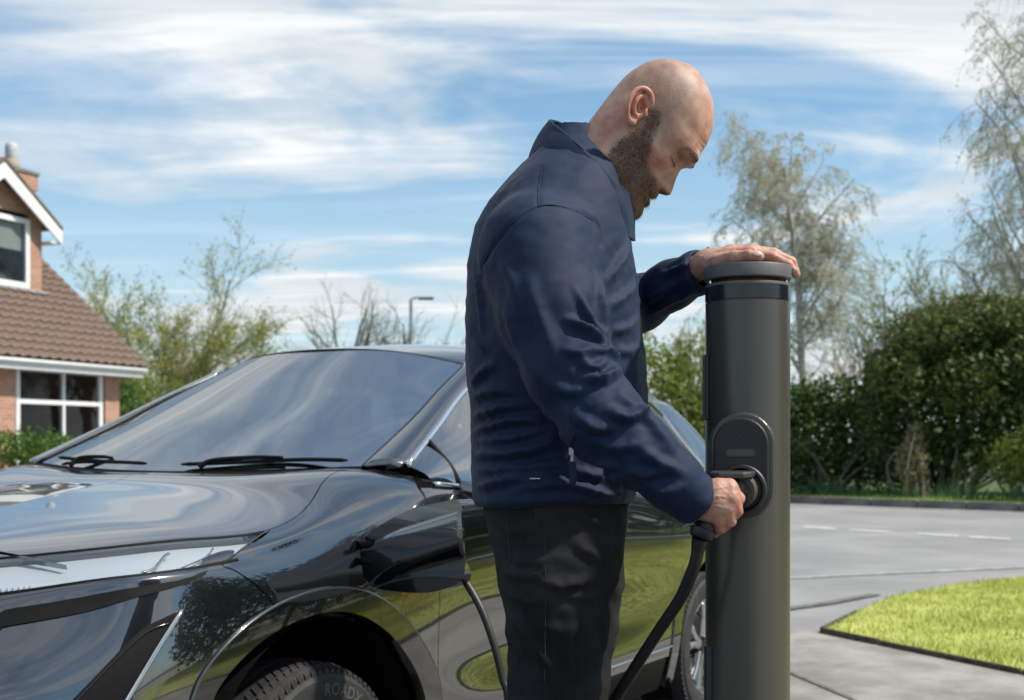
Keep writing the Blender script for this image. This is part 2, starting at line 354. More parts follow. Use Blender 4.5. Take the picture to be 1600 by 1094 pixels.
# ================================================================== trees and shrubs
def leaf_cloud(c, n, size, up=.3):
    """n leaf quads at centres c (n,3)"""
    d = RNG.normal(size=(n,3)); d[:,2] += up; d /= np.linalg.norm(d,axis=1)[:,None]
    e = np.cross(d, RNG.normal(size=(n,3))); e /= np.linalg.norm(e,axis=1)[:,None]+1e-9; f = np.cross(d,e)
    s = size*RNG.uniform(.6,1.4,n)[:,None]
    V_ = np.stack([c-e*s, c+f*s*.45, c+e*s, c-f*s*.45],1).reshape(-1,3); return V_, np.arange(4*n).reshape(-1,4)
def lumps(n, lobes, noise=.25):
    """points through the shells of several ellipsoid lobes, denser outside"""
    w = np.array([l[1][0]*l[1][1]+l[1][0]*l[1][2] for l in lobes]); k = RNG.choice(len(lobes), n, p=w/w.sum())
    d = RNG.normal(size=(n,3)); d /= np.linalg.norm(d,axis=1)[:,None]; r = RNG.uniform(.25,1,n)**.4
    bump = 1+noise*np.sin(d[:,0]*5+k*1.7)*np.sin(d[:,1]*6+k)*np.sin(d[:,2]*5+k*2.3)+RNG.normal(0,.05,n)
    C = np.array([A3(l[0]) for l in lobes])[k]; S = np.array([l[1] for l in lobes])[k]
    return C+d*S*(r*bump)[:,None]
class Tree:
    def __init__(s, seed): s.rng = np.random.default_rng(seed); s.b = [MB(), MB()]; s.tips = []
    def branch(s, p, d, ln, r, lev, maxlev, cfg):
        rg = s.rng; n = 5 if lev < maxlev else 4; pts = [p]; q = p.copy(); dd_ = d/np.linalg.norm(d)
        for i in range(n):
            dd_ = dd_+rg.normal(0, cfg['wig'][lev], 3)+np.array([0,0,cfg['lift'][lev]]); dd_ /= np.linalg.norm(dd_); q = q+dd_*ln/n; pts.append(q.copy())
        tip = r*(.62 if lev == 0 else .45); rad = np.linspace(r, tip if lev < maxlev else r*.35, n+1)
        s.b[0 if lev < 2 else 1].tube(pts, rad, 8 if lev == 0 else (5 if lev == 1 else 3), cap=False)
        pts = np.array(pts)
        if lev == maxlev: s.tips.append(pts); return
        nc = cfg['n'][lev]
        for c in range(nc):
            t = cfg['start'][lev]+(1-cfg['start'][lev])*(c+rg.uniform(.2,.8))/nc; t = min(t,.999); i = int(t*n); f = t*n-i
            b0 = pts[i]*(1-f)+pts[i+1]*f; ax = pts[i+1]-pts[i]; ax /= np.linalg.norm(ax)
            e = np.cross(ax, rg.normal(size=3)); e /= np.linalg.norm(e); a = cfg['ang'][lev]*rg.uniform(.7,1.25)
            s.branch(b0, ax*math.cos(a)+e*math.sin(a), ln*cfg['ratio'][lev]*rg.uniform(.7,1.15)*(1-.35*t if lev == 0 else 1), max(cfg['rmin'], r*(1-.5*t)*cfg['rr'][lev]), lev+1, maxlev, cfg)
    def build(s, name, base, h, cfg, mw, mt, label, group=None, leaves=0, leafsize=.05, ml=None, maxlev=3, leaf_at=.35, sd=.06):
        root = empty(name, base); s.branch(A3(base), np.array(cfg.get('dir',(0,0,1.0)),float), h*cfg['trunk'], h*cfg['r0'], 0, maxlev, cfg)
        s.b[0].build('trunk', mw, root, smooth=True); s.b[1].build('crown', mt, root)
        if leaves:
            T = np.array(s.tips); i = s.rng.integers(0,len(T),leaves); t = s.rng.uniform(leaf_at,1,leaves)*(T.shape[1]-1.001); k = t.astype(int); f = (t-k)[:,None]
            c = T[i,k]*(1-f)+T[i,k+1]*f+s.rng.normal(0,sd,(leaves,3)); V_,F_ = leaf_cloud(c, leaves, leafsize); o = mesh_obj('leaves', V_, F_, ml, root)
        tag(root, label, 'tree', group); return root
m_bark = mat('grey bark', (.13,.12,.095), .9, col2=(.20,.19,.14), vscale=6, bump=.6, bscale=30)
m_twig = mat('twig', (.23,.21,.18), .85, var=.25, vscale=3)
m_gtwig = mat('mossy twig', (.20,.20,.085), .85, col2=(.17,.165,.13), vscale=1.2)
m_birch = mat('birch bark', (.50,.48,.44), .8, col2=(.22,.21,.18), vscale=5, stretch=(1,1,4))
m_btwig = mat('birch twig', (.46,.44,.39), .85, col2=(.36,.35,.25), vscale=.6)
m_bud = leafmat('yellow green buds', (.20,.22,.03), (.36,.36,.07)); m_catkin = leafmat('birch catkins', (.44,.42,.34), (.52,.51,.34), trans=.4)
m_dtwig = mat('dark twig', (.10,.085,.07), .9, var=.3, vscale=2)
cfg_vase = dict(trunk=.16, r0=.015, n=(17,12,10), ang=(.95,.65,.6), ratio=(2.7,.34,.5), rr=(.42,.42,.5), rmin=.010, wig=(.03,.08,.14,.18), lift=(.02,.025,.04,.05), start=(.45,.2,.15))
cfg_birch = dict(trunk=.92, r0=.013, n=(34,12,6), ang=(.75,.85,.7), ratio=(.34,.36,.75), rr=(.36,.45,.6), rmin=.0075, wig=(.05,.10,.12,.10), lift=(.01,.05,-.25,-.52), start=(.30,.15,.2))
cfg_bare = dict(trunk=.34, r0=.02, n=(8,7,8), ang=(.6,.6,.6), ratio=(1.35,.45,.5), rr=(.55,.5,.5), rmin=.012, wig=(.04,.10,.14,.16), lift=(.02,.06,.05,.04), start=(.45,.25,.2))
def base_at(px, Y): return Vector(((px-800)/FPX*Y, Y, -.03))
Tree(11).build('budding_tree', base_at(238,40), 14.8, dict(cfg_vase), m_bark, m_gtwig, 'wide budding tree with yellow green twigs beside the house', leaves=34000, leafsize=.045, ml=m_bud, leaf_at=.1, sd=.10)
for sd_, px, Y, h_, lb in ((21,492,66,10.2,'small bare tree standing alone at the end of the row beyond the car'),(22,556,70,14.8,'tallest bare tree in the row beyond the car roof'),(23,622,64,11.6,'bare tree growing beside the street lamp'),(24,668,72,10.0,'faint bare tree behind the street lamp')):
    Tree(sd_).build('bare_tree', base_at(px,Y), h_, cfg_bare, m_bark, m_twig, lb, 'bare trees beyond the car')
cb = dict(cfg_birch); Tree(31).build('birch_tree', base_at(1262,35), 9.7, cb, m_birch, m_btwig, 'tall weeping birch with pale drooping twigs behind the dark post', 'weeping birches', leaves=26000, leafsize=.040, ml=m_catkin, leaf_at=.1, sd=.05)
cb2 = dict(cfg_birch); cb2['dir'] = (-.16,0,1.0)
Tree(32).build('birch_tree', base_at(1655,30), 11.2, cb2, m_birch, m_btwig, 'leaning weeping birch rising above the dense evergreen', 'weeping birches', leaves=15000, leafsize=.036, ml=m_catkin, leaf_at=.1, sd=.05)
for sd_, px, Y, h_, lb in ((41,1395,42,9.4,'brown bare tree between the birch and the evergreen'),(42,1500,41,10.5,'bare tree with ochre twigs behind the evergreen top'),(43,1600,44,12.5,'bare tree behind the leaning birch'),(44,1335,46,8.0,'low bare tree behind the upright birch'),(45,1085,40,7.6,'bare tree seen between the man and the dark post')):
    Tree(sd_).build('bare_tree', base_at(px,Y), h_, cfg_bare, m_bark, m_gtwig if sd_ in (42,45) else m_twig, lb, 'bare trees behind the hedge', leaves=2500 if sd_ in (42,45,41) else 0, leafsize=.05, ml=m_bud)
def shrub(name, label, lobes, n, size, ml, seed, base, cat='shrub', group=None, twigs=14):
    root = empty(name, base); c = lumps(n, lobes); V_, F_ = leaf_cloud(c, n, size); mesh_obj('foliage', V_, F_, ml, root)
    b = MB(); rg = np.random.default_rng(seed)
    for i in range(twigs):
        l = lobes[rg.integers(len(lobes))]; e = A3(l[0])+rg.normal(size=3)*np.array(l[1])*.55; s_ = A3(base)+rg.normal(size=3)*np.array([.15,.15,0])
        mid = (s_+e)/2+rg.normal(size=3)*.15; b.tube(spline([s_,mid,e],7), np.linspace(.035,.008,7), 5)
    b.build('stems', m_bark, root); tag(root, label, cat, group); return root
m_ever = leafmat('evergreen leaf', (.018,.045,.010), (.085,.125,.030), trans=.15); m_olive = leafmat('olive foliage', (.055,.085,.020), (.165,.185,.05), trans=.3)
m_hedge = leafmat('hedge leaf', (.02,.055,.010), (.10,.16,.03), trans=.2); m_lime = leafmat('spring leaf', (.10,.15,.02), (.27,.30,.06), trans=.35)
m_tan = leafmat('dry flower', (.22,.20,.10), (.34,.31,.17)); m_ivy = leafmat('ivy', (.02,.07,.012), (.14,.24,.03))
def at(px, py, Y): return tuple(P(px,py,Y))
E0 = base_at(1480,26)
shrub('evergreen_tree', 'broad dark evergreen tree with olive top on the far verge', [(at(1480,620,26),(1.65,1.3,1.7)),(at(1420,640,26),(1.0,1.0,1.5)),(at(1570,610,26.5),(1.4,1.2,1.9)),(at(1500,560,26.4),(1.2,1.0,1.0)),(at(1650,600,27),(1.3,1.2,1.9))], 22000, .075, m_ever, 51, E0, 'tree', twigs=40)
ov = bpy.data.objects.new
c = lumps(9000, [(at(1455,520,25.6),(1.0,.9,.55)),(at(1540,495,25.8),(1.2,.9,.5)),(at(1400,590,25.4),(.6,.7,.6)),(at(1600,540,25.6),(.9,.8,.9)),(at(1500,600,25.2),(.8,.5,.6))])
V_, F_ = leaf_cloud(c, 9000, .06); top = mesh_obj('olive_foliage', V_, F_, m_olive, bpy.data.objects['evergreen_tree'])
shrub('hedge', 'dark clipped hedge beyond the road beside the dark post', [(at(x,690,27+.3*i),(.85,.7,1.15)) for i,x in enumerate((1180,1230,1270,1310,1350,1395))]+[(at(1300,620,27.5),(.9,.6,.5)),(at(1240,630,27.3),(.6,.6,.5))], 15000, .065, m_hedge, 52, base_at(1285,27), 'hedge')
shrub('shrub', 'pale dry shrub in front of the dark evergreen', [(at(1425,725,25),(.32,.3,.5)),(at(1430,690,25),(.2,.2,.4))], 1500, .04, m_tan, 53, base_at(1428,25))
shrub('shrub', 'yellowish shrub at the foot of the leaning birch', [(at(1585,720,24),(.5,.4,.5)),(at(1625,700,24),(.5,.4,.6))], 2500, .045, m_lime, 54, base_at(1600,24))
shrub('shrub', 'loose spring green shrub seen between the man and the dark post', [(at(1060,660,25),(.75,.7,1.1)),(at(1015,620,25.5),(.7,.7,1.2)),(at(1085,600,25.5),(.6,.6,1.0)),(at(1120,680,25),(.7,.6,1.0))], 7000, .06, m_lime, 55, base_at(1060,25))
shrub('shrub', 'darker shrub low behind the car bonnet gap and the dark post', [(at(1075,715,24),(.8,.5,.5)),(at(1010,720,24),(.7,.5,.5))], 4500, .05, m_hedge, 56, base_at(1060,24))
# ================================================================== street lamp
m_lamp = mat('galvanised lamp post', (.10,.105,.11), .55, metal=.4, var=.2)
lr = empty('street_lamp', base_at(642,52)); b = MB(); bb = base_at(642,52); top = P(642,468,52)
b.tube([bb, bb+Vector((0,0,1.3)), bb+Vector((0,0,1.32)), top], [.11,.11,.075,.06], 10); b.build('post', m_lamp, lr, smooth=True)
b = MB(); b.tube([top+Vector((0,0,-.05)), top+Vector((.12,0,.06)), top+Vector((.32,0,.06))], .035, 8); b.build('arm', m_lamp, lr)
b = MB(); b.box(top+Vector((.62,0,.04)), (.62,.22,.11)); b.build('lantern', m_lamp, lr, bevel=.03)
tag(lr, 'grey street lamp with short arm beyond the car roof', 'street lamp')
# ================================================================== house
HB = Vector((-8.67,30.0,0)); SV = Vector((-.365,-.931,0)); QV = Vector((-.931,.365,0))
def Hs(s, q, z): return HB+SV*s+QV*q+Vector((0,0,z))
def hbox(b, s0, s1, q0, q1, z0, z1):
    return b.add([Hs(s,q,z) for z in (z0,z1) for q in (q0,q1) for s in (s0,s1)], [(0,2,3,1),(4,5,7,6),(0,1,5,4),(2,6,7,3),(0,4,6,2),(1,3,7,5)])
def brick_mat(name, c1, c2, mortar, dirv, scale=1.0):
    m = bpy.data.materials.new(name); m.use_nodes = True; t = m.node_tree; b = t.nodes['Principled BSDF']; b.inputs['Roughness'].default_value = .9
    tcn = t.nodes.new('ShaderNodeTexCoord'); dt = t.nodes.new('ShaderNodeVectorMath'); dt.operation = 'DOT_PRODUCT'; dt.inputs[1].default_value = dirv; t.links.new(tcn.outputs['Object'], dt.inputs[0])
    sp = t.nodes.new('ShaderNodeSeparateXYZ'); t.links.new(tcn.outputs['Object'], sp.inputs[0]); cm = t.nodes.new('ShaderNodeCombineXYZ'); t.links.new(dt.outputs['Value'], cm.inputs[0]); t.links.new(sp.outputs[2], cm.inputs[1])
    br = t.nodes.new('ShaderNodeTexBrick'); br.inputs['Color1'].default_value = (*c1,1); br.inputs['Color2'].default_value = (*c2,1); br.inputs['Mortar'].default_value = (*mortar,1)
    br.inputs['Scale'].default_value = 1; br.inputs['Brick Width'].default_value = .225; br.inputs['Row Height'].default_value = .075; br.inputs['Mortar Size'].default_value = .010; br.inputs['Bias'].default_value = -.1
    t.links.new(cm.outputs[0], br.inputs[0]); t.links.new(br.outputs['Color'], b.inputs['Base Color'])
    bp = t.nodes.new('ShaderNodeBump'); bp.inputs['Strength'].default_value = .6; bp.inputs['Distance'].default_value = .008; bp.invert = True; t.links.new(br.outputs['Fac'], bp.inputs['Height']); t.links.new(bp.outputs[0], b.inputs['Normal']); return m
m_brick = brick_mat('house brick', (.36,.15,.09), (.46,.25,.15), (.40,.34,.28), tuple(SV+QV*.98))
m_white = mat('white upvc', (.72,.73,.73), .4, var=.04, vscale=2); m_pane = glass_mat('house glass', (.75,.78,.78), 1.38); m_room = mat('room interior', (.10,.09,.06), .9, var=.3, vscale=1)
m_tile = mat('brown roof tile', (.115,.075,.055), .85, col2=(.20,.14,.11), vscale=1.8, vdetail=8, bump=.4, bscale=25); m_lead = mat('lead flashing', (.22,.235,.25), .6, var=.15)
m_pot = mat('chimney pot', (.42,.44,.46), .7, var=.2); m_blind = mat('blind', (.6,.6,.58), .8)
house = empty('house', HB); tag(house, 'red brick house with brown tiled roof, dormer window and chimney', 'house')
SL = .85; QR = 3.7; ZE = 3.02
def zr(q): return ZE+.06+SL*q
b = MB(); hbox(b, .25, .75, .45, .75, -.03, ZE)            # pier right of the window
hbox(b, 3.6, 9.0, .45, .75, -.03, ZE); hbox(b, .75, 3.6, .45, .75, -.03, .55); hbox(b, .25, .55, .75, 7.2, -.03, ZE)
b.add([Hs(.27,.46,ZE), Hs(.27,7.2,ZE), Hs(.27,QR+.1,zr(QR)-.12), Hs(.53,.46,ZE), Hs(.53,7.2,ZE), Hs(.53,QR+.1,zr(QR)-.12)], [(0,1,2),(5,4,3),(0,2,5,3),(1,4,5,2)])
hbox(b, .25, 9, 6.9, 7.2, -.03, ZE)
b.build('wall', m_brick, house)
b = MB(); hbox(b, 8.7, 9.0, .75, 6.9, -.03, ZE); b.add([Hs(s,q,z) for s in (8.72,8.98) for q,z in ((.46,ZE),(7.2,ZE),(QR+.1,zr(QR)-.12))], [(0,1,2),(5,4,3),(0,2,5,3),(1,4,5,2),(0,3,4,1)]); b.build('wall', m_brick, house)
b = MB(); hbox(b, -.02, 9.2, -.02, .10, ZE-.30, ZE-.07); b.build('fascia', m_white, house)
b = MB(); hbox(b, 0, 9.2, .101, .45, ZE-.29, ZE-.26); b.build('soffit', m_white, house)
b = MB(); b.tube([Hs(-.05,-.075,ZE-.13), Hs(9.2,-.075,ZE-.13)], .05, 10); b.build('gutter', m_white, house, smooth=True)
# ground floor window with a transom
w = MB(); 
for (s0,s1) in ((.80,.92),(2.05,2.13),(3.43,3.55)): hbox(w, s0, s1, .47, .58, .56, ZE-.20)
for z0,z1 in ((.56,.68),(2.02,2.12),(ZE-.30,ZE-.20)): hbox(w, .92, 2.05, .472, .578, z0, z1); hbox(w, 2.13, 3.43, .472, .578, z0, z1)
win = w.build('window', m_white, house, bevel=.01)
for s0,s1 in ((.92,2.05),(2.13,3.43)):
    for z0,z1 in ((.68,2.02),(2.12,ZE-.30)): b = MB(); hbox(b, s0, s1, .52, .527, z0, z1); b.build('pane', m_pane, win)
b = MB(); hbox(b, .8, 3.6, 2.6, 2.65, .2, ZE-.25); hbox(b, .8, 3.6, .76, 2.6, .1, .15); b.build('room_wall', m_room, house)
b = MB(); hbox(b, 1.2, 1.7, .9, 1.5, .15, 1.15); b.build('furniture', mat('dark furniture',(.02,.02,.02),.6), house)
# roof: deck, then single tiles
b = MB(); rl = 9.2
b.add([Hs(-.08,-.08,zr(-.1)-.03), Hs(rl,-.08,zr(-.1)-.03), Hs(rl,QR,zr(QR)-.03), Hs(-.08,QR,zr(QR)-.03), Hs(-.08,2*QR+.1,zr(-.1)-.03), Hs(rl,2*QR+.1,zr(-.1)-.03),
       Hs(-.08,-.08,zr(-.1)-.14), Hs(rl,-.08,zr(-.1)-.14), Hs(rl,QR,zr(QR)-.09), Hs(-.08,QR,zr(QR)-.09), Hs(-.08,2*QR+.1,zr(-.1)-.14), Hs(rl,2*QR+.1,zr(-.1)-.14)],
      [(0,1,2,3),(3,2,5,4),(9,8,7,6),(10,11,8,9),(0,3,9,6),(3,4,10,9),(1,7,8,2),(2,8,11,5),(0,6,7,1),(4,5,11,10)])
roof = b.build('roof', m_tile, house)
tw, te = .30, .275; sv = []; sf = []; NP = 7
sl_dir = (QV+Vector((0,0,SL))).normalized(); sl_n = SV.cross(sl_dir); sl_n = sl_n if sl_n.z > 0 else -sl_n
for layer in (0,1):
    for j in (0,1):
        for k in range(NP):
            x = k/(NP-1); h = .028*math.sin(math.pi*x*2)+.028
            p = SV*(x*tw*1.02)+sl_dir*(j*te*1.18)+sl_n*(h+(.045 if j == 0 else .005)-(.02 if layer else 0)); sv.append(p)
for k in range(NP-1):
    sf += [(k,k+1,NP+k+1,NP+k), (2*NP+k,3*NP+k,3*NP+k+1,2*NP+k+1), (k,2*NP+k,2*NP+k+1,k+1)]
sf += [(0,NP,3*NP,2*NP),(NP-1,3*NP-1,4*NP-1,2*NP-1)]
tile0 = mesh_obj('tile', sv, sf, m_tile, roof, smooth=False); tme = tile0.data; cnt = 0
for r in range(17):
    for k in range(17):
        s_ = -.10+k*tw; dist = -.12+r*te
        q_ = dist/math.sqrt(1+SL*SL)
        if 1.42 < s_ < 4.2 and q_ > 2.0: continue
        o = tile0 if cnt == 0 else tile0.copy()
        if cnt: COL.objects.link(o)
        o.location = Hs(s_, -.02, zr(-.02)-.05)+sl_dir*dist+sl_n*random.uniform(-.003,.004); cnt += 1
b = MB(); b.tube([Hs(-.1,QR,zr(QR)), Hs(rl,QR,zr(QR))], .11, 10); b.build('ridge', m_tile, roof, smooth=True)
# dormer
D0, D1, DQ = 1.3, 4.3, 1.8; DZ0 = zr(DQ)-.1; DZ1 = 6.38; dm = (D0+D1)/2; DA = DZ1+(dm-D0)*.55
b = MB(); hbox(b, D0, D0+.38, DQ, DQ+.12, DZ0, DZ1); hbox(b, D1-.38, D1, DQ, DQ+.12, DZ0, DZ1); hbox(b, D0, D0+.1, DQ+.12, QR+.6, DZ0, DZ1); hbox(b, D1-.1, D1, DQ+.12, QR+.6, DZ0, DZ1)
b.add([Hs(D0,DQ+.001,DZ1), Hs(D1,DQ+.001,DZ1), Hs(dm,DQ+.001,DA-.1), Hs(D0,DQ+.12,DZ1), Hs(D1,DQ+.12,DZ1), Hs(dm,DQ+.12,DA-.1)], [(0,1,2),(5,4,3),(0,3,4,1),(1,4,5,2),(2,5,3,0)])
hbox(b, D0+.38, D1-.38, DQ, DQ+.12, DZ0, DZ0+.16)
dor = b.build('dormer', m_brick, house)
for sgn in (0,1):
    e = D0-.32 if not sgn else D1+.32; ez = DZ1-.30
    b = MB(); dz = .34
    b.add([Hs(e,DQ-.32,ez), Hs(dm,DQ-.32,DA+.12), Hs(dm,DQ-.32,DA-.22), Hs(e,DQ-.32,ez-.30), Hs(e,DQ-.27,ez), Hs(dm,DQ-.27,DA+.12), Hs(dm,DQ-.27,DA-.22), Hs(e,DQ-.27,ez-.30)], [(0,1,2,3),(7,6,5,4),(0,4,5,1),(2,6,7,3),(0,3,7,4)])
    b.build('bargeboard', m_white, dor)
    b = MB(); b.add([Hs(e,DQ-.34,ez+.03), Hs(dm,DQ-.34,DA+.15), Hs(dm,QR+1.4,DA+.15), Hs(e,QR+1.0,ez+.03), Hs(e,DQ-.34,ez+.10), Hs(dm,DQ-.34,DA+.23), Hs(dm,QR+1.4,DA+.23), Hs(e,QR+1.0,ez+.10)], [(0,1,5,4),(4,5,6,7),(3,2,1,0),(0,4,7,3)])
    b.build('dormer_roof', m_tile, dor)
    b = MB(); s0, s1 = (e, D0) if not sgn else (D1, e); hbox(b, s0, s1, DQ-.26, QR, ez-.30, ez-.26); b.build('soffit', m_white, dor)
w = MB(); wa, wb = D0+.40, D1-.40
for s0,s1 in ((wa,wa+.13),(dm-.06,dm+.06),(wb-.13,wb)): hbox(w, s0, s1, DQ-.03, DQ+.06, DZ0+.16, DZ1-.12)
for z0,z1 in ((DZ0+.16,DZ0+.30),(DZ1-.24,DZ1-.12)): hbox(w, wa+.13, dm-.06, DQ-.028, DQ+.058, z0, z1); hbox(w, dm+.06, wb-.13, DQ-.028, DQ+.058, z0, z1)
dw = w.build('window', m_white, dor, bevel=.01)
for s0,s1 in ((wa+.13,dm-.06),(dm+.06,wb-.13)):
    b = MB(); hbox(b, s0, s1, DQ+.01, DQ+.017, DZ0+.30, DZ1-.24); b.build('pane', m_pane, dw)
    b = MB(); hbox(b, s0, s1, DQ+.10, DQ+.11, DZ1-.85, DZ1-.24); b.build('blind', m_blind, dw)
b = MB(); hbox(b, wa-.2, wb+.2, DQ+.9, DQ+.95, DZ0+.1, DZ1); b.build('room_wall', mat('bedroom wall',(.18,.2,.22),.9), dor)
b = MB(); b.add([Hs(D0-.22,DQ-.06,zr(DQ-.06)+.06), Hs(D1+.2,DQ-.06,zr(DQ-.06)+.06), Hs(D1+.2,DQ+.002,DZ0+.17), Hs(D0-.22,DQ+.002,DZ0+.17)], [(0,1,2,3)]); b.build('flashing', m_lead, dor)
# chimney
cb_ = MB(); C0, C1, E0_, E1_ = -.16, .56, 3.30, 4.10
hbox(cb_, C0, C1, E0_, E1_, 4.5, 7.35); chm = cb_.build('chimney', m_brick, house)
b = MB(); hbox(b, C0-.05, C1+.05, E0_-.05, E1_+.05, 7.35, 7.72); b.build('corbel', m_brick, chm); b = MB(); hbox(b, C0-.08, C1+.08, E0_-.08, E1_+.08, 7.72, 7.80); b.build('capping', m_kerb, chm)
Mx = Matrix.Translation(Hs(.2,3.7,7.8)); b = MB(); b.lathe([(.0,0),(.22,0),(.20,.18),(.14,.30),(.135,.32)], 18, Mx); b.build('pot', mat('terracotta pot',(.35,.30,.24),.8), chm, smooth=True)
b = MB(); b.lathe([(.14,.30),(.15,.34),(.15,.60),(.13,.66),(.07,.70),(0,.71)], 18, Mx); b.build('cowl', m_pot, chm, smooth=True)
# greenery by the house
shrub('climbing_ivy', 'green climber growing beside the house pier under the eaves', [(tuple(Hs(-.55,.9,1.6)),(.45,.7,1.25)),(tuple(Hs(-.9,1.6,1.3)),(.5,.6,1.1))], 4500, .055, m_ivy, 61, Hs(-.6,1.0,-.03), 'climber')
shrub('shrub', 'yellow green shrub below the budding tree beside the house', [(tuple(P(190,615,33)),(1.0,.8,.9)),(tuple(P(250,640,33)),(1.1,.8,.9)),(tuple(P(330,640,35)),(1.4,.8,.9))], 5000, .055, m_lime, 62, base_at(230,33))
shrub('hedge', 'low bright clipped hedge under the house window', [(tuple(P(x,705,20)),(.42,.45,.35)) for x in (-80,-40,0,40,80)], 5000, .035, m_ivy, 63, base_at(0,20), 'hedge')
# ================================================================== car
CX, CY, YAW = -1.27, 3.72, R(60)
FD = np.array([-math.cos(YAW), -math.sin(YAW)]); LD = np.array([math.sin(YAW), -math.cos(YAW)])
def CW(p):        # car coordinates (u back from the front axle, v to its left, w up) -> world
    p = np.asarray(p, float); u, v, w = p[...,0], p[...,1], p[...,2]
    return np.stack([CX-u*FD[0]+v*LD[0], CY-u*FD[1]+v*LD[1], w], -1)
def CV(p): return Vector(CW(p))
def pix(Wp): return np.stack([800+FPX*Wp[...,0]/Wp[...,1], HOR-FPX*(Wp[...,2]-HC)/Wp[...,1]], -1)
ROWS = [
 [(-.95,0,.22),(-.92,.42,.22),(-.83,.66,.22),(-.68,.80,.22),(-.50,.86,.22),(-.12,.89,.22),(.15,.89,.22),(.5,.875,.22),(.9,.87,.22),(1.8,.87,.22),(2.5,.88,.22),(3.05,.84,.24),(3.42,.66,.26),(3.66,0,.28)],
 [(-1.0,0,.36),(-.97,.43,.36),(-.88,.70,.37),(-.72,.84,.37),(-.51,.90,.38),(-.12,.935,.40),(.15,.937,.40),(.5,.922,.40),(.9,.914,.39),(1.8,.914,.39),(2.5,.925,.40),(3.05,.89,.42),(3.45,.71,.44),(3.72,0,.45)],
 [(-1.03,0,.49),(-1.0,.43,.50),(-.90,.71,.51),(-.73,.84,.52),(-.51,.905,.54),(-.12,.94,.58),(.15,.942,.60),(.5,.925,.58),(.9,.902,.56),(1.8,.902,.56),(2.5,.93,.60),(3.05,.90,.61),(3.46,.72,.62),(3.74,0,.62)],
 [(-1.03,0,.63),(-1.0,.42,.65),(-.875,.70,.69),(-.70,.832,.71),(-.50,.90,.74),(-.12,.936,.78),(.15,.938,.79),(.5,.93,.78),(.9,.915,.76),(1.8,.918,.76),(2.5,.94,.79),(3.05,.90,.80),(3.45,.72,.80),(3.72,0,.80)],
 [(-.97,0,.77),(-.92,.40,.795),(-.777,.66,.831),(-.628,.79,.875),(-.475,.87,.90),(-.13,.914,.90),(.15,.92,.93),(.5,.918,.95),(.9,.912,.935),(1.8,.915,.935),(2.5,.925,.95),(3.05,.88,.97),(3.4,.70,.97),(3.68,0,.97)],
 [(-.91,0,.85),(-.87,.36,.865),(-.745,.62,.891),(-.61,.77,.917),(-.455,.85,.928),(-.15,.886,.955),(.15,.878,1.025),(.46,.868,1.085),(.88,.880,1.068),(1.8,.885,1.075),(2.5,.87,1.085),(3.0,.80,1.10),(3.33,.62,1.10),(3.6,0,1.10)],
 [(-.80,0,.93),(-.76,.28,.94),(-.651,.50,.957),(-.477,.68,.978),(-.311,.76,.988),(-.101,.82,.999),(.14,.765,1.066),(.40,.695,1.14),(.9,.80,1.10),(1.8,.80,1.11),(2.5,.79,1.12),(2.95,.70,1.13),(3.2,.5,1.13),(3.4,0,1.13)],
 [(-.70,0,.957),(-.62,.17,.978),(-.51,.31,.998),(-.35,.42,1.022),(-.20,.46,1.040),(-.02,.47,1.062),(.15,.44,1.092),(.325,.41,1.128),(.9,.6,1.12),(1.8,.6,1.12),(2.5,.6,1.12),(2.9,.5,1.12),(3.1,.3,1.12),(3.2,0,1.12)],
 [(-.60,0,.978),(-.50,0,1.0),(-.38,0,1.02),(-.26,0,1.04),(-.13,0,1.06),(.02,0,1.082),(.17,0,1.104),(.31,0,1.124),(.9,0,1.12),(1.8,0,1.12),(2.5,0,1.12),(2.8,0,1.12),(3.0,0,1.12),(3.1,0,1.12)]]
_G = np.array(ROWS)                       # (9 rows, 14 stations, 3)
_ga = cubic(np.transpose(_G, (1,0,2)))    # along the stations
def S_eval(a, t):
    a = np.atleast_1d(np.asarray(a,float)); t = np.atleast_1d(np.asarray(t,float)); ra = _ga(a)      # (n,9,3)
    n = 9
    # natural cubic across the rows, all points at once
    A_ = np.zeros((n,n)); A_[0,0] = A_[-1,-1] = 1
    for i in range(1,n-1): A_[i,i-1] = A_[i,i+1] = 1; A_[i,i] = 4
    b_ = np.zeros_like(ra); b_[:,1:-1] = 6*(ra[:,2:]-2*ra[:,1:-1]+ra[:,:-2]); M_ = np.einsum('ij,njk->nik', np.linalg.inv(A_), b_)
    i = np.clip(np.floor(t).astype(int),0,n-2); s = (t-i)[:,None]; r = 1-s; k = np.arange(len(t))
    return M_[k,i]*r**3/6+M_[k,i+1]*s**3/6+(ra[k,i]-M_[k,i]/6)*r+(ra[k,i+1]-M_[k,i+1]/6)*s
def S_jac(a, t, e=1e-3):
    return (S_eval(np.asarray(a)+e,t)-S_eval(np.asarray(a)-e,t))/(2*e), (S_eval(a,np.asarray(t)+e)-S_eval(a,np.asarray(t)-e))/(2*e)
def S_nrm(a, t):
    ja, jt = S_jac(a,t); n = np.cross(ja,jt); return n/(np.linalg.norm(n,axis=1)[:,None]+1e-12)
_aa, _tt = np.meshgrid(np.arange(0,13.001,.04), np.arange(0,6.3,.04), indexing='ij'); _aa = _aa.ravel(); _tt = _tt.ravel()
_pp = S_eval(_aa,_tt); _px = pix(CW(_pp)); _nn = S_nrm(_aa,_tt)
_nw = CW(_nn)-CW(np.zeros(3)); _face = np.einsum('ij,ij->i', _nw, CW(_pp)-np.array([0,0,HC])); 
SGN = 1.0 if np.median(_face[(_aa > 7) & (_aa < 9) & (_tt < 4)]) < 0 else -1.0
_ok = _face*SGN < 0.05
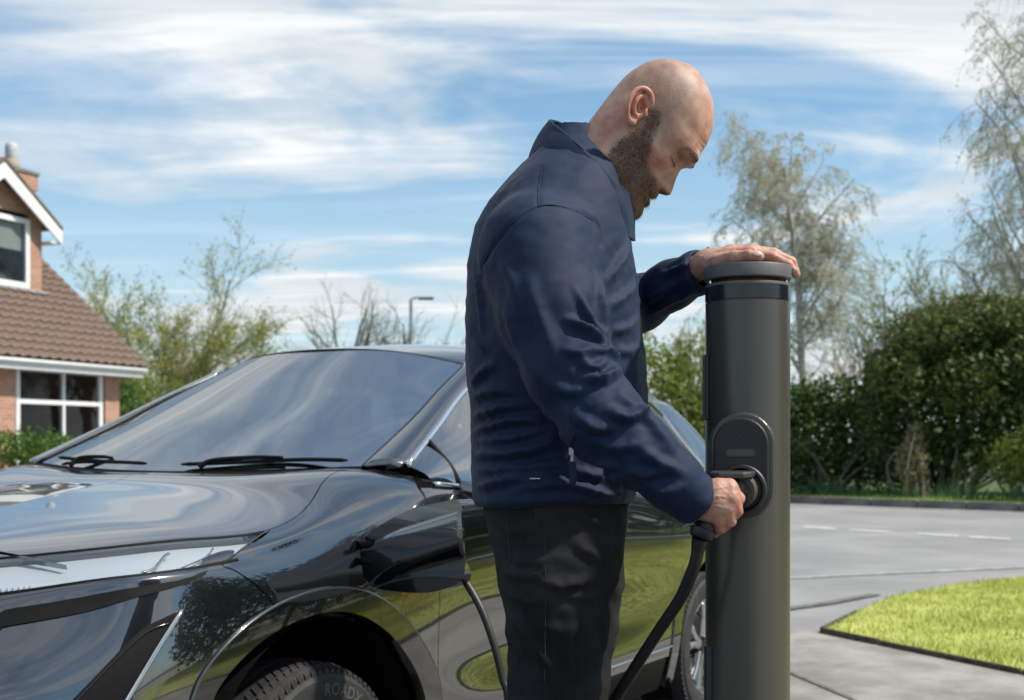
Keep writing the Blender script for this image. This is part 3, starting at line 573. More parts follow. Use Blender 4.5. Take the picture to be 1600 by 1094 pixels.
def to_at(px, py, lim=(0,13,0,6.2)):
    m = _ok & (_aa >= lim[0]) & (_aa <= lim[1]) & (_tt >= lim[2]) & (_tt <= lim[3])
    d = (_px[:,0]-px)**2+(_px[:,1]-py)**2; d = np.where(m, d, 1e12); i = np.argmin(d); x = np.array([_aa[i],_tt[i]])
    for _ in range(6):
        f0 = pix(CW(S_eval(x[0],x[1])))[0]; e = 1e-3
        J = np.stack([(pix(CW(S_eval(x[0]+e,x[1])))[0]-f0)/e, (pix(CW(S_eval(x[0],x[1]+e)))[0]-f0)/e],1)
        try: dx = np.linalg.solve(J.T@J+np.eye(2)*1.0, J.T@(np.array([px,py])-f0))
        except Exception: break
        x = x+np.clip(dx,-.15,.15); x[0] = np.clip(x[0],lim[0],lim[1]); x[1] = np.clip(x[1],lim[2],lim[3])
    return tuple(x)
def trace(pts, lim=(0,13,0,6.2)): return [to_at(x,y,lim) for x,y in pts]
def densify(poly, res):
    out_ = []
    for i in range(len(poly)):
        p, q = np.array(poly[i]), np.array(poly[(i+1)%len(poly)]); d = np.linalg.norm(S_eval(q[0],q[1])-S_eval(p[0],p[1])); n = max(1,int(math.ceil(d/res)))
        out_ += [tuple(p+(q-p)*k/n) for k in range(n)]
    return out_
def round_at(pts, n=4):        # smooth an open polyline in (a,t)
    return [tuple(x[:2]) for x in spline(pts, (len(pts)-1)*n+1)]
def surf_panel(name, poly, m, parent, lift=0.0, inset=.002, flange=.022, res=.02, mirror=False, smooth_n=True):
    poly = densify(poly, res); q = np.array(poly)
    dd2 = np.linalg.norm(q-np.roll(q,1,0),axis=1) > 1e-5; q = q[dd2]; n = len(q)
    area = .5*np.sum(q[:,0]*np.roll(q[:,1],-1)-np.roll(q[:,0],-1)*q[:,1])
    if area < 0: q = q[::-1]
    pw = S_eval(q[:,0],q[:,1]); nr = S_nrm(q[:,0],q[:,1]); ja, jt = S_jac(q[:,0],q[:,1])
    tg = np.roll(pw,-1,0)-np.roll(pw,1,0); tg /= np.linalg.norm(tg,axis=1)[:,None]+1e-9
    inw = np.cross(nr, tg)                                   # inward on a counter-clockwise outline
    if inset:
        for i in range(n):
            J = np.stack([ja[i],jt[i]],1); q[i] += np.linalg.lstsq(J, inw[i]*inset, rcond=None)[0]
    q[:,0] = np.clip(q[:,0],0,13); q[:,1] = np.clip(q[:,1],0,8)
    lo, hi = q.min(0), q.max(0); c0 = (lo+hi)/2; ja, jt = S_jac([c0[0]],[c0[1]]); sa = res/np.linalg.norm(ja); st = res/np.linalg.norm(jt)
    ga, gt = np.meshgrid(np.arange(lo[0]+sa/2,hi[0],sa), np.arange(lo[1]+st/2,hi[1],st), indexing='ij'); g = np.stack([ga.ravel(),gt.ravel()],1)
    ins = inside([tuple(x) for x in q], g[:,0], g[:,1]); g = g[ins]
    sc = np.array([1/sa,1/st])
    if len(g):
        md = np.min(np.linalg.norm((g[:,None,:]-q[None])*sc,axis=2),axis=1) if len(g)*len(q) < 4e7 else np.ones(len(g)); g = g[md > .55]
    pts = np.vstack([q,g]); n = len(q)
    r = delaunay_2d_cdt([Vector(p*sc) for p in pts], [(i,(i+1)%n) for i in range(n)], [], 1, 1e-6)
    vv = np.array([tuple(v) for v in r[0]])/sc; ff = [tuple(f) for f in r[2]]
    X = S_eval(vv[:,0],vv[:,1]); NN = S_nrm(vv[:,0],vv[:,1])*SGN; X = X+NN*lift
    V_ = X; Nn = NN; F_ = list(ff)
    fi = np.array(ff); orient = (np.cross(X[fi[:,1]]-X[fi[:,0]], X[fi[:,2]]-X[fi[:,0]])*NN[fi[:,0]]).sum()
    if orient < 0: F_ = [f[::-1] for f in F_]
    # flange: boundary folded inwards
    emap = {}
    for f in F_:
        for i in range(3):
            e = (f[i], f[(i+1)%3]); emap[e] = emap.get(e,0)+1
    bd = [e for e in emap if (e[1],e[0]) not in emap]
    if flange:
        ids = sorted({i for e in bd for i in e}); k0 = len(V_); mp = {v:k0+j for j,v in enumerate(ids)}
        acc = {i: np.zeros(3) for i in ids}
        for i,j in bd:
            o_ = np.cross(V_[j]-V_[i], NN[i]); o_ /= np.linalg.norm(o_)+1e-9; acc[i] += o_; acc[j] += o_
        on = np.array([acc[i]/(np.linalg.norm(acc[i])+1e-9) for i in ids])
        top = V_[ids]-Nn[ids]*.0; bot = V_[ids]-Nn[ids]*flange
        m_ = len(ids); V_ = np.vstack([V_,top,bot]); Nn = np.vstack([Nn, on*.9+NN[ids]*.3, on])
        for i,j in bd: F_.append((mp[j],mp[i],mp[i]+m_,mp[j]+m_))
    def wn(x): x = CW(x)-CW(np.zeros(3)); return x/np.linalg.norm(x,axis=1)[:,None]
    Fr = [f[::-1] for f in F_]                                # car space is left-handed
    mv = np.array([1,-1,1])
    if mirror == 'weld':
        k = len(V_); return mesh_obj(name, CW(np.vstack([V_,V_*mv])), Fr+[tuple(i+k for i in f) for f in F_], m, parent, smooth=True, normals=wn(np.vstack([Nn,Nn*mv])))
    o = mesh_obj(name, CW(V_), Fr, m, parent, smooth=True, normals=wn(Nn))
    if mirror: mesh_obj(name, CW(V_*mv), F_, m, parent, smooth=True, normals=wn(Nn*mv))
    return o
def loft(name, curves, m, parent, nu=40, nv=12, mirror=False, thick=0, both=False):
    """smooth surface through a list of car-space curves"""
    C = np.array([spline(c, nu) for c in curves]); ev = cubic(C) if len(C) > 2 else None
    t = np.linspace(0,len(C)-1,nv); X = ev(t) if ev else C[0][None]*(1-t)[:,None,None]+C[1][None]*t[:,None,None]
    V_ = X.reshape(-1,3); F_ = [(j*nu+i, j*nu+i+1, (j+1)*nu+i+1, (j+1)*nu+i) for j in range(nv-1) for i in range(nu-1)]
    for mm in ((1,-1) if mirror else (1,)):
        o = mesh_obj(name, CW(V_*np.array([1,mm,1])), F_ if mm < 0 else [f[::-1] for f in F_], m, parent, smooth=True)
        if thick:
            s = o.modifiers.new('thickness','SOLIDIFY'); s.thickness = thick; s.offset = 0
    return o
# ---- materials
m_carpaint = mat('black car paint', (.0035,.004,.006), .22, spec=.5, coat=1.0, coat_ior=2.3); m_carpaint.node_tree.nodes['Principled BSDF'].inputs['Coat Roughness'].default_value = .012
m_gloss = mat('gloss black trim', (.004,.004,.0045), .08, spec=.6, coat=1, coat_ior=1.5)
m_rub = mat('black plastic', (.006,.006,.006), .6, spec=.15, bump=.15, bscale=400); m_dark = mat('dark interior', (.012,.012,.013), .7); m_chrome = mat('satin chrome', (.78,.79,.80), .14, metal=1)
m_tyre = mat('tyre rubber', (.016,.016,.017), .72, col2=(.03,.03,.031), vscale=20, bump=.2, bscale=220); m_alloy = mat('alloy wheel', (.48,.49,.50), .25, metal=.9); m_alloyd = mat('dark alloy', (.02,.02,.022), .3, metal=.6)
m_wind = glass_mat('windscreen glass', (.40,.46,.46), 15.0); m_sideg = glass_mat('side glass', (.30,.34,.34), 6.0); m_lens = glass_mat('headlight lens', (.85,.88,.9), 2.0)
m_hlsilver = mat('headlight reflector', (.70,.72,.73), .35, metal=.25); m_seat = mat('seat fabric', (.03,.03,.032), .8); m_brake = mat('brake disc',(.25,.25,.25),.4,metal=.9)
car = empty('electric_car', CV((1.3,0,0))); tag(car, 'glossy black electric car plugged in beside the man', 'car')
# ---- outlines traced on the body
hood_edge = [(5-.0+x*.0, 6.0) for x in (0,)]
arch_px = [(262,1290),(272,1190),(300,1090),(321,1046),(357,1003),(401,965),(444,940),(487,924),(523,918),(556,920),(588,932),(624,958),(653,994),(674,1031),(687,1071),(692,1120),(694,1200),(688,1290)]
arch = round_at(trace(arch_px, (2.5,9,0,5.5)), 3); AC = np.array([497,1200.])
archi_px = [tuple(AC+(np.array(p)-AC)*.865) for p in arch_px]; archi = round_at(trace(archi_px, (2.5,9,0,5.5)), 3)
seam = trace([(415,918),(380,900),(346,884)], (2.5,6,3.5,5.8)); hl_end = trace([(346,882),(378,856),(404,836)], (3.5,6,4.6,6.0))
DS = 7.04                                                         # front door shut line
i_s = min(range(len(arch)), key=lambda i: (arch[i][0]-seam[0][0])**2*4+(arch[i][1]-seam[0][1])**2)
i_d = min(range(len(arch)), key=lambda i: abs(arch[i][0]-DS)+(0 if i > len(arch)//2 else 9))
seam[0] = arch[i_s]
hoodp = [(0,6.0)]+[(x,6.0) for x in np.linspace(.2,7.0,36)]+[(7.0,8.0)]+[(x,8.0) for x in np.linspace(6.8,0,20)]
hood = surf_panel('bonnet', [(a,t) for a,t in hoodp], m_carpaint, car, inset=.0018, flange=.012, res=.022, mirror='weld')
fend = [(x,6.0) for x in np.linspace(5.0,7.0,12)]+[(7.35,5.95),(7.40,5.6),(7.22,5.25),(7.10,5.0),(DS+.02,4.6),(DS,4.0),(DS,3.0)]+[(DS,arch[i_d][1]+.02)]+arch[i_d:i_s:-1]+seam+hl_end[1:2]
surf_panel('front_wing', fend, m_carpaint, car, res=.018, mirror=True)
archb = arch+archi[::-1]
surf_panel('wheel_arch_trim', archb, m_gloss, car, lift=.006, inset=0, flange=.05, res=.016, mirror=True)
low_hl = [(x,5.0) for x in np.linspace(0,4.55,24)]
bump_poly = low_hl+[seam[2],seam[1],seam[0]]+arch[i_s:0:-1]+[arch[0],(arch[0][0],0)]+[(x,0) for x in np.linspace(arch[0][0]-.3,0,10)]
surf_panel('front_bumper', bump_poly, m_carpaint, car, res=.02, mirror='weld')
# black intake strip under the headlight, corner vent with a bright blade
strip = round_at(trace([(-40,955),(0,958),(27,950),(168,926),(275,908),(324,892)],(0,5.5,3.2,5.2)),3)+round_at(trace([(320,899),(284,915),(220,932),(137,956),(18,978),(0,984),(-40,996)],(0,5.5,3.0,5.2)),3)
surf_panel('intake_strip', strip, m_rub, car, lift=.003, inset=0, flange=.01, res=.012, mirror=True)
vent = round_at(trace([(60,1150),(113,1094),(165,1040),(220,985),(255,966),(281,954)],(0,5.5,1.0,4.6)),3)+round_at(trace([(276,966),(236,1030),(196,1094),(165,1150)],(0,5.5,1.0,4.6)),3)
surf_panel('corner_vent', vent, m_rub, car, lift=.003, inset=0, flange=.01, res=.012, mirror=True)
vl = trace([(60+8,1150),(120,1094),(172,1040),(225,990),(262,974)],(0,5.5,1.0,4.6))
def on_body(at, lift): a = np.array([x[0] for x in at]); t = np.array([x[1] for x in at]); return CW(S_eval(a,t)+S_nrm(a,t)*SGN*lift)
b = MB(); b.tube(spline(on_body(arch,.003),90), .0042, 8); b.build('arch_highlight_bead', m_carpaint, car, smooth=True)  # rounded bead added to catch a sky highlight along the arch
b = MB(); b.tube(spline(on_body(vl,.006),24), .0022, 6); b.build('vent_lip', m_gloss, car, smooth=True)
bl = round_at(trace([(283,953),(262,985),(228,1040),(196,1094),(168,1142)],(0,5.5,1.0,4.6)),4)
b = MB(); b.tube(on_body(bl,.008), np.concatenate([[.002],np.full(len(bl)-2,.006),[.004]]), 8); b.build('vent_blade', m_chrome, car, smooth=True)
# headlight: dark housing, reflector bars, clear lens
hlp = [(x,5.06) for x in np.linspace(0.6,4.55,24)]+hl_end+[(x,5.95) for x in np.linspace(4.85,.6,24)]
hl = surf_panel('headlight', hlp, m_hlsilver, car, lift=-.020, inset=.004, flange=0, res=.014, mirror=True)
surf_panel('lens', hlp, m_lens, hl, lift=.0, inset=.003, flange=.02, res=.016, mirror=True)
b = MB()
for k in range(16):
    a0 = 1.5+k*.05; b.tube(on_body([(a0,5.15),(a0,5.30)],-.016), .002, 6)
b.build('led_module', m_chrome, hl)
b = MB(); b.tube(spline(on_body(trace([(222,892),(243,884),(256,868),(264,862)],(0,6,4.8,6)),-.006),16), .004, 6); b.tube(spline(on_body([(3.95,5.12),(4.2,5.5),(4.25,5.75)],-.008),10), .0025, 6); b.build('light_guide', m_chrome, hl, smooth=True)
surf_panel('headlight_end_cap', round_at(trace([(316,876),(322,866),(350,856),(368,857),(352,874),(336,884),(316,876)],(3,6,4.8,6)),3)[:-1], m_gloss, hl, lift=-.008, inset=0, flange=.006, res=.01)
b = MB(); b.tube(on_body([(x,6.0) for x in np.linspace(.2,4.9,40)],-.004), .0055, 6); b.build('headlight_seal', m_rub, car, smooth=True); b = MB(); b.tube(on_body([(x,5.0) for x in np.linspace(.2,4.6,40)],-.003), .006, 6); b.build('headlight_seal', m_rub, car, smooth=True)
b = MB(); b.tube(spline(on_body(trace([(419,829),(404,838),(378,858),(348,882)],(3,6.2,3.5,6.0)),-.0008),30), .0026, 6); b.build('edge_highlight_bead', m_gloss, car, smooth=True)  # bead added to give the wing and bumper edge its bright highlight
# ---- doors and sill
RD = to_at(943,1030,(8,10.5,0,5))[0]
def drange(a0,a1,t): return [(x,t) for x in np.linspace(a0,a1,18)]
fd = drange(DS,RD,.75)+drange(RD,7.14,5.0)+[(DS+.02,4.6),(DS,4.0),(DS,3.0)]
door = surf_panel('front_door', fd, m_carpaint, car, res=.022, mirror=True)
r_arch_px = [(1064,1290),(1049,1190),(1046,1110),(1049,1056),(1052,985),(1069,929),(1103,861),(1135,835),(1170,832),(1200,850),(1225,900),(1240,980),(1245,1060),(1240,1180)]
RAC = np.array([2.69,.335]); 
def at_uw(u, w, lim=(9,13)):       # body parameters from length and height
    best = None; aa = np.linspace(lim[0],lim[1],200); 
    m = (_aa >= lim[0]) & (_aa <= lim[1]) & (_tt < 5.2); d = (_pp[:,0]-u)**2+(_pp[:,2]-w)**2; d = np.where(m,d,9); i = np.argmin(d); x = np.array([_aa[i],_tt[i]])
    for _ in range(6):
        p = S_eval(x[0],x[1])[0]; ja, jt = S_jac([x[0]],[x[1]]); J = np.array([[ja[0][0],jt[0][0]],[ja[0][2],jt[0][2]]]); x = x+np.clip(np.linalg.lstsq(J,np.array([u-p[0],w-p[2]]),rcond=None)[0],-.2,.2); x[1] = np.clip(x[1],0,5.5)
    return tuple(x)
th = np.linspace(R(-18),R(198),30)
ra_o = [at_uw(RAC[0]-.455*math.cos(x), RAC[1]+.02+.455*math.sin(x)) for x in th]; ra_i = [at_uw(RAC[0]-.385*math.cos(x), RAC[1]+.015+.385*math.sin(x)) for x in th]
surf_panel('wheel_arch_trim', ra_o+ra_i[::-1], m_gloss, car, lift=.006, inset=0, flange=.05, res=.02, mirror=True)
k1 = next(i for i,p in enumerate(ra_o) if p[1] > .76); k2 = min(range(len(ra_o)), key=lambda i: abs(ra_o[i][1]-max(q[1] for q in ra_o)))
rq = drange(RD,ra_o[k1][0]-.02,.75)+ra_o[k1:]+[(ra_o[-1][0]+.02,.3),(12.9,.3),(12.9,5.0)]+drange(12.5,RD,5.0)
surf_panel('rear_door', rq, m_carpaint, car, res=.024, mirror=True)
surf_panel('sill', drange(DS,ra_o[0][0]-.1,.0)+drange(ra_o[0][0]-.1,DS,.73), m_rub, car, lift=.004, res=.03, mirror=True)
b = MB(); b.tube(on_body([(x,.98) for x in np.linspace(DS+.1,RD+.8,50)],.003), .004, 6); b.build('sill_strip', m_chrome, car, smooth=True)
bt = drange(7.40,12.9,5.02)+drange(12.9,7.42,5.95)
surf_panel('belt_moulding', bt, m_gloss, car, lift=-.004, inset=0, flange=0, res=.03, mirror=True)
# ---- glasshouse
ws_l = [(.455,.70,1.148),(.765,.652,1.281),(1.0,.61,1.392),(1.225,.567,1.487)]
def mirc(c): return [(u,-v,w) for u,v,w in c]
ws_c = [(.335,0,1.128),(.60,0,1.272),(.86,0,1.410),(1.12,0,1.552)]
ws_m = [(.36,.40,1.136),(.63,.37,1.276),(.89,.345,1.408),(1.145,.315,1.540)]
wsc = loft('windscreen', [ws_l,ws_m,ws_c,mirc(ws_m),mirc(ws_l)], m_wind, car, 30, 41)
m_frit = mat('windscreen frit', (.02,.022,.024), .35)
for c in (ws_l, mirc(ws_l)): b = MB(); b.tube(CW(spline(c,30)), .006, 6); b.build('windscreen_seal', m_rub, car, smooth=True)
chr_l = [(.531,.80,1.150),(.79,.732,1.264),(1.085,.662,1.400),(1.40,.63,1.490),(1.9,.622,1.530),(2.3,.64,1.480),(2.612,.664,1.390),(2.748,.742,1.234),(2.854,.825,1.092)]
pil_t = [(1.225,.567,1.487),(1.40,.585,1.530),(1.9,.58,1.570),(2.3,.60,1.530),(2.7,.62,1.430),(3.1,.66,1.25),(3.25,.72,1.11)]
pl_a = [(.45,.705,1.146),(.765,.657,1.281),(1.0,.615,1.392),(1.225,.572,1.489)]; pl_m = [(.47,.765,1.152),(.775,.708,1.284),(1.02,.655,1.396),(1.26,.615,1.497)]; pl_b = [(.505,.80,1.146),(.79,.738,1.262),(1.04,.675,1.378),(1.30,.640,1.470)]
loft('windscreen_pillar', [pl_a,pl_m,pl_b], m_carpaint, car, 30, 14, mirror=True, thick=.012)
sr_a = [(1.225,.572,1.489),(1.40,.585,1.530),(1.9,.58,1.572),(2.3,.60,1.532),(2.7,.62,1.432),(3.0,.63,1.33)]; sr_b = [(1.28,.640,1.462),(1.42,.634,1.496),(1.9,.628,1.537),(2.3,.645,1.487),(2.55,.66,1.41),(2.66,.70,1.33)]
loft('roof_rail', [sr_a,sr_b], m_carpaint, car, 40, 8, mirror=True, thick=.012)
loft('quarter_panel', [[(2.60,.664,1.40),(2.69,.70,1.31),(2.77,.76,1.20),(2.86,.83,1.09)],[(2.80,.66,1.39),(2.95,.70,1.30),(3.05,.75,1.2),(3.1,.80,1.09)],[(3.0,.635,1.345),(3.2,.65,1.25),(3.3,.66,1.17),(3.4,.66,1.09)]], m_carpaint, car, 16, 16, mirror=True, thick=.01)
cb3 = np.array(spline(chr_l,60))
for sg in (1,-1): b = MB(); b.tube(CW(cb3*np.array([1,sg,1])+np.array([0,.004*sg,0])), .011, 8); b.build('window_surround', m_chrome, car, smooth=True)
bot = [(.575,.862,1.098),(.80,.868,1.082),(1.085,.872,1.078),(1.40,.874,1.078),(1.9,.874,1.08),(2.3,.868,1.085),(2.60,.86,1.088),(2.74,.85,1.09),(2.84,.83,1.092)]
mid = [tuple((np.array(x)+np.array(y))/2+np.array([0,.022 if i < 7 else 0,0])) for i,(x,y) in enumerate(zip(chr_l,bot))]
loft('side_window', [chr_l,mid,bot], m_sideg, car, 60, 14, mirror=True)
for sg in (1,-1): b = MB(); b.tube(CW(np.array(spline(bot,50))*np.array([1,sg,1])+np.array([0,.008*sg,-.003])), .008, 6); b.build('belt_strip', m_chrome, car, smooth=True)
for sg in (1,-1):
    b = MB()
    for (x0,x1) in (((1.52,.635,1.49),(1.56,.876,1.08)),): b.tube(CW(np.array(spline([x0,((x0[0]+x1[0])/2,(x0[1]+x1[1])/2+.03,(x0[2]+x1[2])/2),x1],12))*np.array([1,sg,1])), .035, 8)
    b.build('window_divider', m_rub, car, smooth=True); b = MB()
    b.tube(CW(np.array(spline([(.70,.763,1.222),(.715,.83,1.15),(.72,.868,1.088)],10))*np.array([1,sg,1])), .009, 8)
    b.build('window_divider', m_rub, car, smooth=True)
# roof
rv = np.linspace(-1,1,33); rk = np.linspace(0,1,40); V_ = []
for k in rk:
    for s in rv:
        uh = 1.12+.105*abs(s)**2.2; u = uh+(3.05-uh)*k; wc = np.interp(u,[1.12,1.3,1.5,1.7,1.9,2.1,2.4,2.7,3.05],[1.552,1.579,1.598,1.608,1.611,1.606,1.575,1.51,1.38]); vr = np.interp(u,[1.225,1.4,1.9,2.3,2.7,3.05],[.570,.585,.58,.60,.62,.632]); wr = np.interp(u,[1.12,1.225,1.4,1.9,2.3,2.7,3.05],[1.455,1.488,1.53,1.571,1.531,1.432,1.315])
        V_.append((u, s*vr, wr+(wc-wr)*(1-abs(s)**2.4)))
ro = mesh_obj('roof', CW(np.array(V_)), [(j*33+i,j*33+i+1,(j+1)*33+i+1,(j+1)*33+i) for j in range(39) for i in range(32)], m_carpaint, car, smooth=True); sm = ro.modifiers.new('thickness','SOLIDIFY'); sm.thickness = .01; sm.offset = -1
b = MB(); b.tube(CW(spline([(1.235,.565,1.487),(1.15,.31,1.538),(1.123,0,1.552),(1.15,-.31,1.538),(1.235,-.565,1.487)],40)), .007, 6); b.build('header_seal', m_rub, car, smooth=True)
loft('rear_screen', [[(3.05,.6,1.32),(3.05,.3,1.37),(3.05,0,1.38),(3.05,-.3,1.37),(3.05,-.6,1.32)],[(3.45,.6,1.12),(3.5,.3,1.12),(3.52,0,1.12),(3.5,-.3,1.12),(3.45,-.6,1.12)]], m_sideg, car, 20, 6)
# cowl panel and wipers
loft('cowl_panel', [[(.41,.70,1.135),(.33,.40,1.124),(.312,0,1.118),(.33,-.40,1.124),(.41,-.70,1.135)],[(.46,.70,1.146),(.375,.40,1.136),(.35,0,1.130),(.375,-.40,1.136),(.46,-.70,1.146)]], m_rub, car, 40, 4)
for nm, pts in (('wiper',[(.43,.66,1.165),(.415,.50,1.166),(.375,.30,1.157),(.345,.08,1.149)]),('wiper',[(.375,-.10,1.150),(.39,-.35,1.156),(.42,-.56,1.166)])):
    b = MB(); b.tube(CW(spline(pts,24)), np.concatenate([[.003],np.full(22,.0062),[.003]]), 8); q = [(.34,.16,1.142),(.36,.20,1.162),(.385,.34,1.172),(.40,.44,1.172)] if pts[0][1] > 0 else [(.345,-.42,1.14),(.37,-.40,1.165),(.395,-.33,1.170),(.40,-.28,1.166)]
    b.tube(CW(spline(q,16)), np.linspace(.009,.005,16), 8); b.build('wiper', m_rub, car, smooth=True)
# door mirror: triangle base, arm and housing
def sdf_part(name, fn, lo, hi, step, m, parent, it=2):
    V_, Q = surface_nets(fn, lo, hi, step); V_ = relax(V_, Q, it); return mesh_obj(name, V_, Q, m, parent, smooth=True)
for sg in (1,-1):
    c = A3(CV((.80,1.055*sg,1.135))) if sg > 0 else A3(CV((.98,-.93,1.10))); Mz = np.array([[math.cos(YAW),math.sin(YAW),0],[-math.sin(YAW),math.cos(YAW),0],[0,0,1]])
    foot = A3(CV((.72,.885*sg,1.075))); mid_ = A3(CV((.74,(.97 if sg > 0 else .93)*sg,1.055)))
    def fm(X,Y,Z): return smin(smax(ellip(X,Y,Z,c,(.085,.125,.085),Mz), ellip(X,Y,Z,c-np.array([*(FD*.02),0]),(.12,.14,.10),Mz), .02), chain(X,Y,Z,[foot,mid_,c-np.array([0,0,.05])],[.028,.024,.03],.02), .03)
    sdf_part('door_mirror', fm, c-.22, c+.22, .008, m_carpaint, car)
# ---- wheels
def wheel(u, sg, steer=0):
    o = CV((u, .797*sg, .326)); ax = np.array([LD[0],LD[1],0])*sg
    ez = Vector((float(ax[0]),float(ax[1]),0)); ex = Vector((float(-FD[0]),float(-FD[1]),0)); ey = ez.cross(ex)
    Mw = Matrix(((ex.x,ey.x,ez.x,o.x),(ex.y,ey.y,ez.y,o.y),(ex.z,ey.z,ez.z,o.z),(0,0,0,1))) @ Matrix.Scale(.970,4)
    root = b = MB(); prof = [(.215,-.10),(.255,-.114),(.295,-.117),(.318,-.105),(.329,-.088),(.333,-.05),(.334,0),(.333,.05),(.329,.088),(.318,.105),(.309,.110),(.300,.115),(.296,.1185),(.238,.1185),(.232,.114),(.224,.112),(.215,.10)]
    b.lathe(prof, 96, Mw); ty = b.build('tyre', m_tyre, car, auto=40)
    g = MB()
    for k in range(76):                      # tread blocks on the shoulder and crown
        a = 2*math.pi*k/76
        for (z0,z1,r0,r1,sk) in ((.060,.112,.3365,.320,.10),(-.112,-.060,.320,.3365,-.10),(.018,.052,.337,.3368,.06),(-.052,-.018,.3368,.337,-.06)):
            vs = []
            for (z,r,da) in ((z0,r0,0),(z1,r1,sk)):
                for s in (-.5,.5):
                    for dr in (-.010,.0):
                        an = a+da+s*.058; vs.append(Mw @ Vector(((r+dr)*math.cos(an),(r+dr)*math.sin(an),z)))
            g.add(vs, [(0,1,3,2),(4,6,7,5),(0,4,5,1),(2,3,7,6),(1,5,7,3),(0,2,6,4)])
    tr = g.build('tread', m_tyre, ty); tag(tr, kind='stuff')
    r_ = MB(); r_.lathe([(.216,-.10),(.221,.10),(.216,.108),(.206,.104),(.20,.09),(.195,-.05),(.18,-.08)], 64, Mw)
    rim = r_.build('rim', m_alloy, car, auto=40)
    for k in range(5):
        sp = MB(); a = 2*math.pi*k/5+.3
        for d_ in (-.16,.16):
            p0 = [Vector((.045*math.cos(a+d_*.8),.045*math.sin(a+d_*.8),.075)), Vector((.13*math.cos(a+d_*.9),.13*math.sin(a+d_*.9),.088)), Vector((.205*math.cos(a+d_*1.3),.205*math.sin(a+d_*1.3),.095))]
            sp.tube([Mw @ p for p in p0], [.022,.016,.018], 6)
        sp.build('spoke', m_alloy, rim, bevel=.003)
    h_ = MB(); h_.lathe([(0,.092),(.03,.092),(.055,.082),(.06,.06),(.06,-.05)], 24, Mw); h_.build('hub', m_alloyd, rim, auto=30)
    d_ = MB(); d_.lathe([(.05,.01),(.17,.01),(.17,-.015),(.05,-.015)], 40, Mw); d_.build('brake_disc', m_brake, rim)
    return Mw, ty
Mfl, tyfl = wheel(0,1); wheel(0,-1); wheel(2.69,1); wheel(2.69,-1)
# raised lettering on the front tyre
def text_mesh(txt, size=1.0):
    cu = bpy.data.curves.new('lettering','FONT'); cu.body = txt; cu.size = size; cu.extrude = 0; cu.align_x = 'CENTER'; cu.offset = .012*size; cu.space_character = 1.08
    o = bpy.data.objects.new('lettering', cu); COL.objects.link(o); dg = bpy.context.evaluated_depsgraph_get(); me = bpy.data.meshes.new_from_object(o.evaluated_get(dg))
    bpy.data.objects.remove(o, do_unlink=True); v = np.array([tuple(x.co) for x in me.vertices]); f = [tuple(p.vertices) for p in me.polygons]; bpy.data.meshes.remove(me); return v, f
m_let = mat('tyre lettering', (.075,.075,.076), .6)
def wheel_text(txt, ang, size, r):
    v, f = text_mesh(txt, size); V_ = []
    for x,y,_ in v:
        a = ang-x/r; rr = r+y-size*.35; V_.append(Mfl @ Vector((rr*math.cos(a), rr*math.sin(a), .1192)))
    return V_, f
b = MB()
# angle of the lettering on the visible top of the wheel: straight up is 90 degrees in the wheel plane
up_ang = math.atan2((Mfl.to_3x3().inverted() @ Vector((0,0,1))).y, (Mfl.to_3x3().inverted() @ Vector((0,0,1))).x); back_ang = math.atan2((Mfl.to_3x3().inverted() @ Vector((float(-FD[0]),float(-FD[1]),0))).y, (Mfl.to_3x3().inverted() @ Vector((float(-FD[0]),float(-FD[1]),0))).x)
V_, F_ = wheel_text('ROADX', up_ang-.33, .046, .268); b.add(V_, F_); tag(b.build('lettering', m_let, tyfl), kind='stuff')
# wheel wells and underbody
for u in (0,2.69):
    for sg in (1,-1):
        b = MB(); ths = np.linspace(R(-25),R(205),28); vs = []
        for x in ths:
            for v in (.90,.45): vs.append(CV((u-.43*math.cos(x), v*sg, .34+.43*math.sin(x))))
        b.add(vs, [(2*i,2*i+1,2*i+3,2*i+2) for i in range(27)]); k = [CV((u-.43*math.cos(x), .45*sg, .34+.43*math.sin(x))) for x in ths]; b.add(k, [tuple(range(len(k)))]); b.build('wheel_liner', m_rub, car)
b = MB(); Mr = Matrix.Rotation(YAW, 3, 'Z')
b.box(CV((1.34,0,.36)), (1.80,1.60,.22), Mr); b.box(CV((-.66,0,.5)), (.4,1.0,.5), Mr); b.box(CV((3.3,0,.6)), (.4,1.2,.6), Mr); b.box(CV((0,0,.6)), (1.2,.8,.5), Mr); b.build('underbody', m_dark, car)
# ---- interior
b = MB(); b.box(CV((.74,0,.90)), (.66,1.40,.40), Mr); b.build('dashboard', m_dark, car, bevel=.09, seg=4)
b = MB(); c = CV((1.10,-.37,1.085)); tn = Vector((-float(FD[0]),-float(FD[1]),.42)).normalized(); e1 = tn.cross(Vector((0,0,1))).normalized(); e2 = tn.cross(e1)
b.tube([c+e1*.185*math.cos(x)+e2*.185*math.sin(x) for x in np.linspace(0,2*math.pi,41)], .017, 10, cap=False)
b.tube([c-e1*.18, c, c+e1*.18], .02, 8); b.tube([c, c-tn*.25], .03, 8); b.build('steering_wheel', m_rub, car, smooth=True)
for v in (-.37,.37):
    b = MB(); b.box(CV((1.68,v,.90)), (.14,.50,.72), Mr @ Matrix.Rotation(R(0),3,'X')); b.box(CV((1.42,v,.58)), (.52,.52,.16), Mr); s_ = b.build('seat', m_seat, car, bevel=.05, seg=3)
    b = MB(); b.box(CV((1.75,v,1.33)), (.10,.27,.17), Mr); b.build('headrest', m_seat, s_, bevel=.04, seg=3)
b = MB(); b.box(CV((2.62,0,.92)), (.16,1.30,.66), Mr); b.build('rear_seat', m_seat, car, bevel=.05, seg=3)
b = MB(); b.box(CV((1.6,0,.5)), (2.6,1.5,.06), Mr); b.build('cabin_floor', m_dark, car)
